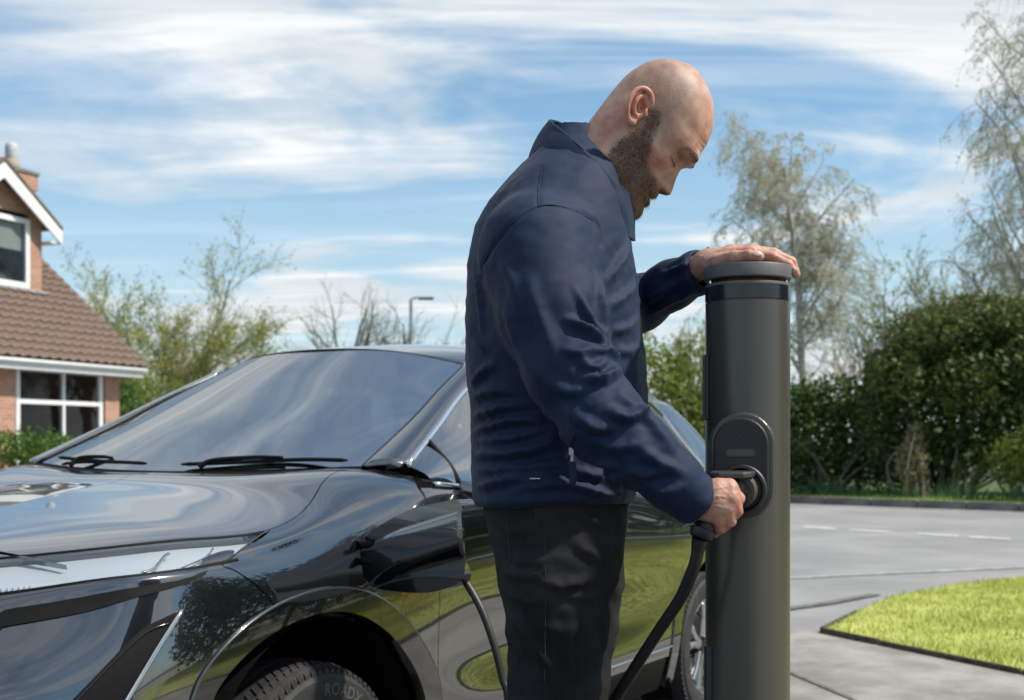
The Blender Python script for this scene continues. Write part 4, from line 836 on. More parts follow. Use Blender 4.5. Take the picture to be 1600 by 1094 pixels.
b = MB(); b.box(CV((1.30,0,1.46)), (.03,.22,.07), Mr); b.build('rear_view_mirror', m_dark, car, bevel=.01)
# ---- charge port on the front wing with its open flap
pc = trace([(640,862)],(5,8,2.5,5.6))[0]; pcp = S_eval(*pc)[0]; pn = S_nrm([pc[0]],[pc[1]])[0]*SGN
b = MB(); nW = Vector(tuple(CW(pn)-CW(np.zeros(3)))).normalized(); Mp = Matrix.Translation(CV(pcp)) @ nW.to_track_quat('Z','Y').to_matrix().to_4x4()
b.lathe([(.0,-.02),(.085,-.02),(.092,.006),(.100,.008),(.104,.003)], 48, Mp); prt = b.build('charge_port', mat('port ring',(.16,.155,.14),.35), car, auto=40)
flap_px = [(560,846),(571,831),(592,817),(615,805),(644,794),(680,788),(706,785),(715,789),(720,803),(724,838),(727,890),(724,907),(711,919),(679,927),(644,926),(599,918),(575,907),(561,886)]
h0 = A3(P(560,865,1)); Yh = None
hp = trace([(566,862)],(5,8,2.5,5.6))[0]; hw = CW(S_eval(*hp)[0])          # hinge on the body
fl_n = np.array([-FD[0],-FD[1]]); 
def flap_pt(x, y, off=0):      # on the plane through the hinge that stands off the body side
    pl_x = np.array([LD[0],LD[1]]); tilt = .16; pl_x = pl_x*math.cos(tilt)+FD*math.sin(tilt)*1.0; pn2 = np.array([-pl_x[1],pl_x[0]])
    d = np.array([(x-800)/FPX,1.0]); t = (pn2@(hw[:2]))/(pn2@d); q = P(x,y,t); return q
FP = [flap_pt(x,y) for x,y in flap_px]; cen = sum(FP,Vector())/len(FP); fx = (flap_pt(720,850)-flap_pt(565,850)).normalized(); fz = Vector((0,0,1)); fy = fx.cross(fz).normalized()
if fy.y > 0: fy = -fy
def fl2(p): d = p-cen; return (d.dot(fx), d.dot(fz))
out2 = [tuple(x[:2]) for x in spline([fl2(p) for p in FP], 200, closed=True)]
wx = max(p[0] for p in out2); wn = min(p[0] for p in out2); hx = max(p[1] for p in out2); hn = min(p[1] for p in out2)
gx, gz = np.meshgrid(np.arange(wn,wx,.0035), np.arange(hn,hx,.0035), indexing='ij'); g = np.stack([gx.ravel(),gz.ravel()],1); g = g[inside(out2,g[:,0],g[:,1])]; o2 = np.array(out2)
g = g[np.min(np.linalg.norm(g[:,None]-o2[None],axis=2),axis=1) > .0025]
r = delaunay_2d_cdt([Vector(p) for p in np.vstack([o2,g])], [(i,(i+1)%len(o2)) for i in range(len(o2))], [], 1, 1e-7); vv = np.array([tuple(v) for v in r[0]])
cr_a = fl2(flap_pt(560,852)); cr_b = fl2(flap_pt(623,827)); cr_c = fl2(flap_pt(719,803))
def flap_h(x,z):      # height of the skin over the flap plane: a shoulder fold below the top edge and a swell at the hinge end
    zc_ = np.interp(x,[cr_a[0],cr_b[0],cr_c[0]],[cr_a[1],cr_b[1],cr_c[1]]); up_ = .005*np.logaddexp(0,(z-zc_)/.005); s_ = 1/(1+np.exp((x-(wn+.62*(wx-wn)*.75))/.006))
    edge = np.min(np.linalg.norm(np.stack([x,z],1)[:,None]-o2[None],axis=2),axis=1); rnd = np.sin(np.minimum(edge,.010)/.010*np.pi/2)**2
    return .006-up_*2.0+.005*rnd-.9*np.maximum(0,(zc_-.06)-z)**2*4
hh = flap_h(vv[:,0],vv[:,1]); X3 = np.array([A3(cen+fx*x+fz*z+fy*float(h)) for (x,z),h in zip(vv,hh)])
F_ = [tuple(f) for f in r[2]]; n0 = len(X3); Xb = np.array([A3(cen+fx*x+fz*z-fy*.002) for x,z in vv]); 
em = {}
for f in F_:
    for i in range(3): em[(f[i],f[(i+1)%3])] = 1
bd = [e for e in em if (e[1],e[0]) not in em]
fl = mesh_obj('charge_flap', np.vstack([X3,Xb]), F_+[tuple(i+n0 for i in f[::-1]) for f in F_]+[(j,i,i+n0,j+n0) for i,j in bd], m_carpaint, car, smooth=True); fl.data.set_sharp_from_angle(angle=R(50))
b = MB(); hq = Vector(tuple(hw)); b.tube([hq+Vector((0,0,-.03)), hq+Vector((.01,-.02,-.02)), flap_pt(585,880)], .012, 8); b.tube([hq+Vector((0,0,.03)), hq+Vector((.01,-.02,.02)), flap_pt(585,850)], .012, 8); b.build('flap_hinge', m_rub, car, smooth=True)
# ================================================================== charging post
m_post = mat('dark grey powder coat', (.062,.057,.048), .27, spec=.6, var=.06, vscale=3, bump=.05, bscale=900); m_postlid = mat('grey lid casting', (.10,.10,.10), .5, var=.06, bump=.06, bscale=600)
m_band = mat('gloss black band', (.012,.012,.014), .2, spec=.6); m_sock = mat('socket plastic', (.018,.018,.019), .5, bump=.08, bscale=900); m_rust = mat('rusty bracket', (.16,.06,.02), .9, col2=(.04,.02,.012), vscale=40)
m_led = mat('smoked led window', (.05,.055,.06), .12, spec=.6); m_emb = mat('embossed mark', (.055,.055,.056), .4)
PC = P(1168,HOR,2.05); PR = .0668
post = empty('charging_post', (PC.x,PC.y,0)); tag(post, 'dark grey cylindrical charging post with round lid and socket', 'charging post')
Mb = Matrix.Translation((PC.x,PC.y,0))
b = MB(); b.lathe([(0,.0),(PR+.03,.0),(PR+.03,.012),(PR,.014),(PR,1.4405),(PR-.0012,1.4415),(PR-.0012,1.4428)], 96, Mb); b.build('column', m_post, post, auto=35)
b = MB(); b.lathe([(PR-.0012,1.4428),(PR+.0004,1.4435),(PR+.0004,1.4655)], 96, Mb); b.build('band', m_band, post, auto=35)
b = MB(); b.lathe([(PR+.0004,1.4657),(PR+.0006,1.4665),(PR-.0004,1.4705),(PR-.004,1.4712),(.02,1.4712)], 96, Mb); b.build('collar', m_postlid, post, auto=35)
b = MB(); b.lathe([(.052,1.4713),(.052,1.486)], 48, Mb); b.build('bracket', m_rust, post, auto=35)
b = MB(); b.lathe([(.050,1.4775),(PR+.0005,1.4772),(PR+.0022,1.4790),(PR+.0024,1.4965),(PR+.0012,1.4988),(PR-.003,1.4995),(0,1.5000)], 96, Mb); b.build('lid', m_postlid, post, auto=30)
for a in (R(185), R(-8)):
    b = MB(); q = PC+Vector((math.cos(a)*.060, math.sin(a)*.060,0)); b.tube([(q.x,q.y,1.4705),(q.x,q.y,1.4795)], .0035, 10); b.build('screw', m_chrome, post)
# side plates
nl = Vector((-1,0,0)); b = MB(); b.box((PC.x-PR-.001, PC.y-.006, 1.306), (.007,.030,.104)); b.build('side_plate', m_sock, post, bevel=.002)
b = MB(); b.box((PC.x-PR+.001, PC.y-.020, .79), (.012,.020,.215)); b.build('side_plate', m_sock, post, bevel=.004, seg=3)
# socket unit
n_ = Vector((-.31,-.951,0)).normalized(); ex = Vector((-n_.y,n_.x,0)); 
if ex.x < 0: ex = -ex
Z0 = 1.183; Ms = Matrix(((ex.x,0,n_.x,PC.x),(ex.y,0,n_.y,PC.y),(0,1,0,Z0),(0,0,0,1)))
def stad(hw, hh, n=20):
    return [(hw*math.cos(a), (hh-hw)+hw*math.sin(a)) for a in np.linspace(0,math.pi,n)]+[(hw*math.cos(a), -(hh-hw)+hw*math.sin(a)) for a in np.linspace(math.pi,2*math.pi,n)]
b = MB(); b.prism(stad(.0505,.0830), .036, .0690, Ms); b.build('socket_frame', m_post, post, bevel=.004, seg=3, auto=None)
b = MB(); b.prism(stad(.0425,.0740), .050, .0765, Ms); sk = b.build('socket_plate', m_sock, post, bevel=.003, seg=3)
b = MB(); Ml = Ms @ Matrix.Translation((0,.0195,0)); b.prism([(x,y) for y,x in stad(.0068,.0240)], .0765, .0777, Ml); b.build('led_surround', m_band, sk, bevel=.0008)
b = MB(); b.prism([(x,y) for y,x in stad(.0046,.0205)], .0775, .0783, Ml); b.build('led_window', m_led, sk)
b = MB()      # embossed symbol and dash above the led bar
Me = Ms @ Matrix.Translation((-.001,.043,0.0769))
for pts in ([(.0055,.006),(.002,.0085),(-.0035,.0075),(-.0045,.003),(.001,.000),(.0050,-.0035),(.003,-.0075),(-.0030,-.0078)],[(.007,.0125),(.010,.0118)],[(-.006,-.0125),(-.0015,-.0125)]):
    s_ = spline([(x,y,0) for x,y in pts], 18) if len(pts) > 2 else [(x,y,0) for x,y in pts]; b.tube([Me @ Vector(tuple(p)) for p in s_], .0007, 6)
tag(b.build('embossed_symbol', m_emb, sk), kind='stuff')
Mk = Ms @ Matrix.Translation((.001,-.0375,0))
b = MB(); b.lathe([(.0395,.070),(.0395,.0805),(.0375,.0830),(.0340,.0835),(.0310,.0800),(.0290,.0700),(.0,.066)], 64, Mk); b.build('socket_ring', m_sock, sk, auto=35)
# hinged cap, open above the plug
b = MB(); cap_poly = [(-.036,.0),(.024,.0),(.030,.010),(.028,.038),(.018,.052),(-.018,.056),(-.034,.048)]
Mc = Ms @ Matrix.Translation((-.006,-.0120,.080)) @ Matrix.Rotation(R(90+2),4,'X')
b.prism(cap_poly, -.0045, .0045, Matrix(Mc) @ Matrix.Scale(-1,4,(0,0,1)) if False else Mc); 
cap = b.build('socket_cap', mat('socket cap plastic',(.05,.05,.05),.32), post, bevel=.003, seg=3)
# ================================================================== charging cable with its plugs
m_cable = mat('black cable', (.014,.014,.015), .45, bump=.05, bscale=300); m_brass = mat('plug body plastic', (.075,.065,.05), .5, var=.4, vscale=60, bump=.2, bscale=300)
plug0 = Ms @ Vector((.001,-.0375,.070)); plug1 = Ms @ Vector((.0,-.0385,.104)); grip = [plug1, P(1138,776,1.945), P(1120,796,1.944), P(1105,818,1.942), P(1098,832,1.941)]
cable = empty('charging_cable', (PC.x-.1, 2.5, 0)); tag(cable, 'black charging cable hanging from the post to the car', 'cable')
b = MB(); b.tube([plug0, plug0.lerp(plug1,.5), plug1], [.0265,.0265,.025], 24); b.build('plug_nose', m_brass, cable, auto=40)
b = MB(); b.tube(spline(grip,24), np.interp(np.linspace(0,1,24),[0,.2,.75,.9,1],[.025,.0185,.0175,.018,.019]), 20); b.build('plug_handle', m_cable, cable, auto=50)
b = MB(); q0, q1 = P(1101,825,1.9415), P(1094,842,1.940); b.tube([q0, q0.lerp(q1,.15), q0.lerp(q1,.8), q1], [.0165,.0195,.0190,.015], 24); b.build('collar', m_cable, cable, auto=50)
b = MB(); q2 = P(1090,862,1.945); b.tube([q1, q1.lerp(q2,.5), q2], [.0130,.0115,.0099], 20); b.build('strain_relief', m_cable, cable, auto=50)
cpts = [q1, q2, P(1083,890,1.955), P(1063,935,1.985), P(1028,988,2.03), P(988,1050,2.08), P(955,1105,2.14), P(920,1190,2.25), Vector((.10,2.42,.22)), Vector((.02,2.62,.03)), Vector((-.05,2.85,.0125)), Vector((-.03,3.12,.06))]
pw_ = CV(pcp); plug_o = pw_+nW*.10
back = [Vector((-.015,3.15,.28)), P(794,1105,3.16), P(785,1060,3.17), P(772,1008,3.18), P(753,955,3.20), P(731,915,3.225), P(708,886,3.25), P(685,872,3.27), plug_o]
b = MB(); b.tube(spline(cpts+back,170), .0095, 14); b.build('cord', m_cable, cable, smooth=True)
b = MB(); b.tube([pw_-nW*.005, pw_+nW*.05, pw_+nW*.055, pw_+nW*.12, pw_+nW*.125], [.031,.031,.024,.021,.012], 24); b.build('car_plug', m_cable, cable, auto=40)
# ================================================================== the man
person = empty('person', (P(870,HOR,2.2).x, 2.2, 0)); tag(person, 'bearded man in navy jacket and black jeans plugging cable into the post', 'person')
YB = 2.20
def zpx(py, Y=YB): return HC-(py-HOR)/FPX*Y
def sines(V_, seed, scale, n=14):
    rg = np.random.default_rng(seed); o = np.zeros(len(V_))
    for i in range(n):
        d = rg.normal(size=3); d /= np.linalg.norm(d); o += np.sin(V_@(d*rg.uniform(.6,1.6)*scale*6.28)+rg.uniform(0,6.28)+1.2*np.sin(V_@(rg.normal(size=3)*scale*2.5)))
    return o/math.sqrt(n)
def vcol(o, col):
    a = o.data.color_attributes.new('Col','FLOAT_COLOR','POINT'); c = np.ones((len(o.data.vertices),4)); c[:,:3] = col; a.data.foreach_set('color', c.ravel())
def slices(rows):
    r = np.array(sorted([(zpx(py), (xb-800)/FPX*YB, (xf-800)/FPX*YB, hw, yo) for py,xb,xf,hw,yo in rows]))
    return r
def slice_f(X, Y, Z, r, p=2.4):
    z = Z[0,0,:]; xb, xf, hw, yo = [np.interp(z, r[:,0], r[:,i])[None,None,:] for i in (1,2,3,4)]
    rx = (xf-xb)/2; cx = (xf+xb)/2; q = (np.abs((X-cx)/rx)**p+np.abs((Y-YB-yo)/hw)**p)**(1/p); return (q-1)*np.minimum(rx,hw)*.95
# ---- jacket
jr = slices([(200,862,930,.050,0),(225,848,945,.062,0),(250,826,960,.090,0),(280,797,968,.128,0),(320,764,974,.165,0),(360,742,981,.185,0),(420,730,990,.198,0),(500,727,1000,.203,0),(560,727,1006,.200,0),(640,735,1011,.195,0),(700,736,1004,.195,0),(760,738,992,.200,0),(830,742,984,.198,0)])
near_arm = [P(838,392,2.035),P(862,490,1.995),P(892,580,1.955),P(938,650,1.925),P(1000,706,1.915),P(1050,750,1.92),P(1088,782,1.930)]; near_r = [.093,.082,.069,.060,.0505,.0425,.0345]
far_arm = [P(872,385,2.38),P(915,470,2.44),P(945,505,2.40),P(1000,474,2.27),P(1050,446,2.19),P(1094,424,2.135)]; far_r = [.095,.075,.062,.0455,.040,.0345]
cufn = (near_arm[-1]-near_arm[-2]).normalized(); cuff = near_arm[-1]+cufn*.010; cuf2n = (far_arm[-1]-far_arm[-2]).normalized(); cuff2 = far_arm[-1]+cuf2n*.006
near_ext = near_arm+[near_arm[-1]+cufn*.06]; far_ext = far_arm+[far_arm[-1]+cuf2n*.06]
def half(X,Y,Z,p,n): return (X-p.x)*n.x+(Y-p.y)*n.y+(Z-p.z)*n.z
def jacket_f(X,Y,Z):
    t = slice_f(X,Y,Z,jr); hem = zpx(786)+.006*np.sin(X*14)-.02*np.clip(X-.12,0,1)
    t = smax(t, hem-Z, .012)
    a = chain(X,Y,Z,near_ext,near_r+[.033],.02); a = smax(a, half(X,Y,Z,cuff,cufn), .004); ai = chain(X,Y,Z,near_ext[-3:],[.038,.0300,.0290],.01); a = smax(a, -smax(ai,-half(X,Y,Z,cuff-cufn*.03,cufn),.002), .003)
    c = chain(X,Y,Z,far_ext,far_r+[.033],.02); c = smax(c, half(X,Y,Z,cuff2,cuf2n), .004); ci = chain(X,Y,Z,far_ext[-3:],[.036,.0300,.0290],.01); c = smax(c, -smax(ci,-half(X,Y,Z,cuff2-cuf2n*.03,cuf2n),.002), .003)
    return smin(smin(t,a,.020),c,.020)
JV, JQ = surface_nets(jacket_f, (-.10,1.80,1.08), (.335,2.56,1.76), .0042); JV = relax(JV, JQ, 2)
JN = vnormals(JV, JQ); jp = pix(JV); jface = (JN*(JV-np.array([0,0,HC]))).sum(1) < 0
def lift_poly(V_, pxs, face, pts, n=24, ymax=9):
    """image polyline carried onto the nearest visible surface"""
    out_ = []
    for x,y in spline([(a,b,0) for a,b in pts], n)[:,:2]:
        d = (pxs[:,0]-x)**2+(pxs[:,1]-y)**2; m = face & (d < 144); 
        if not m.any(): m = face & (d < d[face].min()+30)
        i = np.where(m)[0]; yy = V_[i,1]; near = i[yy < yy.min()+.03]; out_.append(V_[near[np.argmin(d[near])]])
    return np.array(out_)
def seg_dist(V_, poly):
    best = np.full(len(V_),9.0); tt = np.zeros(len(V_)); m = len(poly)-1
    lo, hi = poly.min(0)-.06, poly.max(0)+.06; k = np.where(((V_ > lo) & (V_ < hi)).all(1))[0]; Q = V_[k]; b = best[k]; t_ = tt[k]
    for i in range(m):
        d = poly[i+1]-poly[i]; t = np.clip(((Q-poly[i])@d)/(d@d+1e-12),0,1); e = np.linalg.norm(Q-poly[i]-t[:,None]*d,axis=1); u = e < b; b = np.where(u,e,b); t_ = np.where(u,(i+t)/m,t_)
    best[k] = b; tt[k] = t_; return best, tt
def fold(V_, N_, pxs, face, pts, amp, w, taper=True):
    poly = lift_poly(V_, pxs, face, pts); d, t = seg_dist(V_, poly); env = np.sin(np.pi*np.clip(t,.03,.97))**.6 if taper else 1.0
    # a sharp crest with a shallow valley on either side
    return amp*env*(np.exp(-(d/w)**2)*1.25-.45*np.exp(-(d/(2.2*w))**2))
JF = [ # traced crests: points, height, width (m)
 ([(888,500),(920,516),(948,537)],.0105,.009),([(934,430),(941,480),(949,528)],.007,.009),([(900,452),(925,500),(945,520)],.006,.008),([(914,590),(940,593),(968,577)],.0115,.009),([(928,548),(952,548),(968,563)],.008,.007),
 ([(951,643),(983,652),(1012,637)],.009,.009),([(1000,700),(1030,722),(1066,738)],.006,.010),([(972,620),(1014,655),(1050,700)],.005,.010),([(905,560),(930,575),(950,560)],.006,.008),([(880,545),(905,552),(930,540)],.006,.009),
 ([(890,640),(930,668),(960,664)],.007,.010),([(930,690),(970,700),(1000,690)],.006,.010),([(860,600),(890,612),(920,606)],.005,.009),([(1010,760),(1040,768),(1066,760)],.005,.008),([(980,735),(1010,742),(1040,730)],.005,.008),
 ([(790,480),(810,540),(850,600)],.005,.014),([(820,430),(845,500),(870,560)],.004,.014),([(780,400),(800,440),(812,490)],.004,.014),
 ([(737,600),(755,580),(772,570)],.006,.009),([(741,652),(780,638),(820,634)],.009,.010),([(738,676),(795,657),(850,655)],.008,.009),([(742,712),(815,706),(878,684)],.009,.010),([(742,735),(820,730),(890,722)],.006,.009),([(740,620),(770,610),(800,614)],.006,.009),([(745,690),(800,684),(850,672)],.005,.008),
 ([(742,762),(800,748),(880,745)],.007,.009),([(800,764),(880,757),(950,768)],.006,.008),([(880,700),(930,720),(970,735)],.006,.010),([(890,735),(940,745),(985,745)],.006,.009),([(900,760),(945,772),(985,766)],.006,.008),
 ([(946,440),(970,410),(983,380)],.006,.010),([(952,480),(980,460),(996,440)],.005,.009),([(955,520),(985,510),(1001,490)],.004,.009),([(960,545),(990,548),(1005,530)],.004,.009),
 ([(1010,470),(1035,458),(1060,440)],.005,.009),([(1020,490),(1050,470),(1080,458)],.004,.008),([(1030,430),(1060,420),(1085,405)],.004,.007),
 ([(735,420),(748,460),(752,520)],.004,.010),([(730,500),(745,530),(760,545)],.005,.010)]
disp = np.zeros(len(JV))
for pts,a,w in JF: disp += fold(JV,JN,jp,jface,pts,a*2.0,w*.85)
for pts,a,w in [([(742,440),(760,405),(790,360),(840,322),(890,326),(930,346),(940,380)],-.0035,.0045),([(846,262),(843,290),(842,322)],-.002,.0035),([(742,752),(820,742),(900,740),(980,752)],-.002,.004)]: disp += fold(JV,JN,jp,jface,pts,a,w,False)
disp += .0009*sines(JV,3,9)+.0005*sines(JV*np.array([1,1,2.0]),4,22)
JV = JV+JN*disp[:,None]; JV = relax(JV,JQ,1,.3)
def fabric(name, c1, c2, rough, wscale, bump, sheen=.15):
    m = mat(name, c1, rough, col2=c2, vscale=5, sheen=sheen, spec=.30); t = m.node_tree; b = t.nodes['Principled BSDF']; tcn = t.nodes.new('ShaderNodeTexCoord')
    n1 = t.nodes.new('ShaderNodeTexNoise'); n1.inputs['Scale'].default_value = wscale; n1.inputs['Detail'].default_value = 3; t.links.new(tcn.outputs['Object'], n1.inputs[0])
    n2 = t.nodes.new('ShaderNodeTexNoise'); n2.inputs['Scale'].default_value = 45; n2.inputs['Detail'].default_value = 4; n2.inputs['Distortion'].default_value = .6; t.links.new(tcn.outputs['Object'], n2.inputs[0])
    b1 = t.nodes.new('ShaderNodeBump'); b1.inputs['Strength'].default_value = bump; b1.inputs['Distance'].default_value = .001; t.links.new(n1.outputs[0], b1.inputs['Height'])
    b2 = t.nodes.new('ShaderNodeBump'); b2.inputs['Strength'].default_value = .07; b2.inputs['Distance'].default_value = .006; t.links.new(n2.outputs[0], b2.inputs['Height']); t.links.new(b1.outputs[0], b2.inputs['Normal']); t.links.new(b2.outputs[0], b.inputs['Normal']); return m
m_jack = fabric('navy softshell', (.0034,.0145,.044), (.0044,.0172,.050), .70, 1400, .45, .05); m_jeans = fabric('black denim', (.014,.0143,.0155), (.034,.034,.036), .95, 1100, .6, .0); m_jeans.node_tree.nodes['Principled BSDF'].inputs['Specular IOR Level'].default_value = .08; m_lining = mat('black lining',(.008,.008,.009),.9); m_stitch = mat('navy stitching',(.02,.035,.07),.7)
jacket = mesh_obj('jacket', JV, JQ, m_jack, person, smooth=True)
JN2 = vnormals(JV,JQ); jp2 = pix(JV); jf2 = (JN2*(JV-np.array([0,0,HC]))).sum(1) < 0
def seam_line(name, pts, r, m, parent, off=.0006, n=40):
    p = lift_poly(JV,jp2,jf2,pts,n); p = np.array(p); q = p.copy()
    for _ in range(6): q[1:-1] = (q[:-2]+q[1:-1]*2+q[2:])/4
    q = q-np.array([0,off+.0005,-.0004]); b = MB(); b.tube(q, r, 6); return b.build(name, m, parent, smooth=True)
seam_line('shoulder_seam', [(744,436),(760,405),(790,360),(840,322),(890,326),(928,346)], .0011, m_jack, jacket)
seam_line('yoke_seam', [(846,264),(843,290),(842,322)], .0010, m_jack, jacket)
# stand-up collar
def ring(pts, n=72): return spline(pts, n, closed=True)
cb_ = ring([P(829,246,YB),P(846,262,YB-.068),P(892,300,YB-.112),P(948,343,YB-.116),P(979,362,YB-.088),P(987,366,YB+.005),P(956,340,YB+.075),P(905,290,YB+.098),P(850,252,YB+.062)])
ct_ = ring([P(859,190,YB),P(872,202,YB-.060),P(908,232,YB-.098),P(952,276,YB-.114),P(977,300,YB-.088),P(984,305,YB+.005),P(958,272,YB+.062),P(916,222,YB+.080),P(880,196,YB+.055)])
n = len(cb_); mid_ = (cb_+ct_)/2; cen_ = mid_.mean(0); mid_ = mid_+(mid_-cen_)*.05
low_ = cb_+(cb_-cb_.mean(0))*.035+np.array([0,0,-.008])
lay = [low_, cb_*.7+mid_*.3+(cb_-cen_)*.02, mid_, ct_*.7+mid_*.3+(ct_-ct_.mean(0))*.01, ct_]; ev = cubic(np.array(lay)); L_ = ev(np.linspace(0,4,18)); gapk = [i for i in range(n)]
V_ = L_.reshape(-1,3); V_ = V_+(.0012*sines(V_,8,16))[:,None]*np.array([0,-1,0]); F_ = [(j*n+i, j*n+(i+1)%n, (j+1)*n+(i+1)%n, (j+1)*n+i) for j in range(17) for i in range(n)]
col_ = mesh_obj('collar', V_, F_, m_jack, jacket, smooth=True); s_ = col_.modifiers.new('thickness','SOLIDIFY'); s_.thickness = .0045; s_.offset = 0
b = MB(); b.tube(np.vstack([ct_,ct_[:2]])+np.array([0,0,.0005]), .0030, 8, cap=False); b.build('collar_edge', m_jack, col_, smooth=True)
inn = (L_-cen_); inn_l = [(ct_*.985+ct_.mean(0)*.015), (mid_*.96+mid_.mean(0)*.04), (cb_*.93+cb_.mean(0)*.07)]
V_ = np.array(inn_l).reshape(-1,3); mesh_obj('collar_lining', V_, [(j*n+i, j*n+(i+1)%n, (j+1)*n+(i+1)%n, (j+1)*n+i) for j in range(2) for i in range(n)], m_lining, col_, smooth=True)
b = MB(); bs = cb_[6:34]; b.tube(bs-np.array([0,.003,0]), .0012, 6); b.build('collar_seam', m_jack, col_, smooth=True)
# zips, cuff tab, hem label
m_zip = mat('zip metal',(.30,.30,.31),.35,metal=.9); m_zipt = mat('zip tape',(.012,.014,.02),.8)
b = MB(); zl = spline([P(979,302,YB-.080),P(980,330,YB-.084),P(982,360,YB-.084)],14); b.tube(zl, .0022, 6); b.build('front_zip', m_zip, col_, smooth=True)
pz = lift_poly(JV,jp2,jf2,[(896,676),(890,700),(886,725)],12)-np.array([0,.001,0]); b = MB(); b.tube(pz, .0022, 6); b.build('pocket_zip', m_zipt, jacket, smooth=True)
pc2 = Vector(tuple(lift_poly(JV,jp2,jf2,[(886,708),(886,709)],2)[0])); b = MB(); b.box(pc2+Vector((0,-.005,.0)), (.0075,.004,.013)); b.box(pc2+Vector((.001,-.0055,-.010)), (.0045,.003,.012)); zp = b.build('zip_slider', m_zip, jacket, bevel=.001)
b = MB(); b.box(pc2+Vector((.002,-.006,-.033)), (.0105,.003,.034)); b.build('zip_pull', m_jack, jacket, bevel=.001)
hl_ = Vector(tuple(lift_poly(JV,jp2,jf2,[(836,746),(837,746)],2)[0])); b = MB(); b.box(hl_+Vector((0,-.0015,0)), (.016,.0012,.0016)); b.build('hem_mark', mat('white thread',(.6,.6,.6),.8), jacket)
# cuffs
def cuff_ring(c, nrm, r, tab=None):
    n0 = Vector(nrm); u = n0.cross(Vector((0,1,0))).normalized(); w = n0.cross(u); b = MB(); rings = []
    for k,(o,rr) in enumerate(((-.030,r+.0012),(-.028,r+.0030),(-.002,r+.0026),(.0015,r+.0008),(.0008,r-.003),(-.02,r-.004))):
        rings.append([c+n0*o+(u*math.cos(a)+w*math.sin(a))*rr*(1+.02*math.sin(3*a)) for a in np.linspace(0,2*math.pi,40,endpoint=False)])
    V_ = [p for q in rings for p in q]; b.add(V_, [(j*40+i,j*40+(i+1)%40,(j+1)*40+(i+1)%40,(j+1)*40+i) for j in range(5) for i in range(40)]); return b
cuff_ring(cuff, cufn, .0338).build('cuff', m_jack, jacket, smooth=True); cuff_ring(cuff2, cuf2n, .0335).build('cuff', m_jack, jacket, smooth=True)
b = MB(); b.box(P(1108,752,1.918), (.020,.010,.004), Matrix.Rotation(R(35),3,'Y')); b.build('cuff_tab', m_zipt, jacket, bevel=.0015)
b = MB(); b.tube(spline([P(1094,399,2.115),P(1103,391,2.112),P(1108,387,2.115)],8), [.004,.004,.0035,.003,.0028,.0025,.002,.001], 8); b.build('cuff_tab', m_jack, jacket, smooth=True)
# ---- trousers
tr_ = slices([(750,756,978,.165,0),(790,756,980,.172,0),(820,764,979,.174,0),(860,777,972,.172,0),(905,788,962,.165,0),(960,800,950,.15,0)])
nl_ = [P(858,830,2.12),P(868,900,2.115),P(870,980,2.105),P(866,1060,2.10),P(861,1130,2.10),P(852,1350,2.10),P(846,1700,2.11),P(846,1790,2.11)]; nr_ = [.097,.088,.080,.0755,.071,.067,.060,.062]
fl_ = [P(885,830,2.285),P(897,900,2.295),P(896,980,2.30),P(888,1060,2.30),P(880,1130,2.30),P(866,1350,2.30),P(858,1640,2.30),P(858,1715,2.30)]; fr_ = [.097,.086,.077,.073,.070,.067,.060,.062]
def trous_f(X,Y,Z):
    t = slice_f(X,Y,Z,tr_,2.6); t = smax(t, zpx(915)-Z, .03); t = smax(t, Z-zpx(770), .01); l1 = chain(X,Y,Z,nl_,nr_,.02); l2 = chain(X,Y,Z,fl_,fr_,.02)
    return smax(smin(smin(t,l1,.03),l2,.03) , .055-Z, .004)
TV, TQ = surface_nets(trous_f, (-.11,1.95,.02), (.26,2.46,1.16), .0055); TV = relax(TV,TQ,2); TN = vnormals(TV,TQ); tp = pix(TV); tf = (TN*(TV-np.array([0,0,HC]))).sum(1) < 0
TF = [([(790,892),(820,900),(850,890)],.006,.008),([(835,905),(880,915),(930,905)],.006,.009),([(800,870),(830,880),(870,868)],.004,.008),([(900,850),(935,870),(955,860)],.005,.009),([(880,930),(920,935),(945,920)],.005,.008),([(796,960),(815,990),(812,1040)],.005,.010),([(930,890),(925,960),(918,1040)],.004,.010),([(820,1000),(850,1030),(870,1080)],.004,.011),([(900,960),(890,1010),(895,1070)],.004,.010),([(795,930),(830,940),(850,930)],.004,.008),([(840,980),(880,985),(915,970)],.003,.008),([(905,800),(930,815),(965,812)],.005,.008),([(770,815),(800,830),(840,826)],.003,.009)]
disp = np.zeros(len(TV))
for pts,a,w in TF: disp += fold(TV,TN,tp,tf,pts,a*1.7,w*.9)
disp += .0022*sines(TV,13,8)+.0010*sines(TV,14,20); TV = TV+TN*disp[:,None]; TV = relax(TV,TQ,1,.3)
trousers = mesh_obj('trousers', TV, TQ, m_jeans, person, smooth=True); TN = vnormals(TV,TQ); tp = pix(TV); tf = (TN*(TV-np.array([0,0,HC]))).sum(1) < 0
m_thr = mat('grey thread', (.028,.028,.03), .9)
for pts in ([(851,815),(853,870),(854,940),(852,1010),(850,1094),(848,1130)],[(834,792),(838,815),(846,838)],[(791,800),(795,850),(798,875),(790,885)],[(968,792),(970,820),(960,850),(945,880)]):
    p = lift_poly(TV,tp,tf,pts,40)
    for _ in range(14): p[1:-1] = (p[:-2]+p[1:-1]*2+p[2:])/4
    b = MB(); b.tube(p-np.array([0,.0004,0]), .0009, 5); b.build('seam', m_thr, trousers, smooth=True)
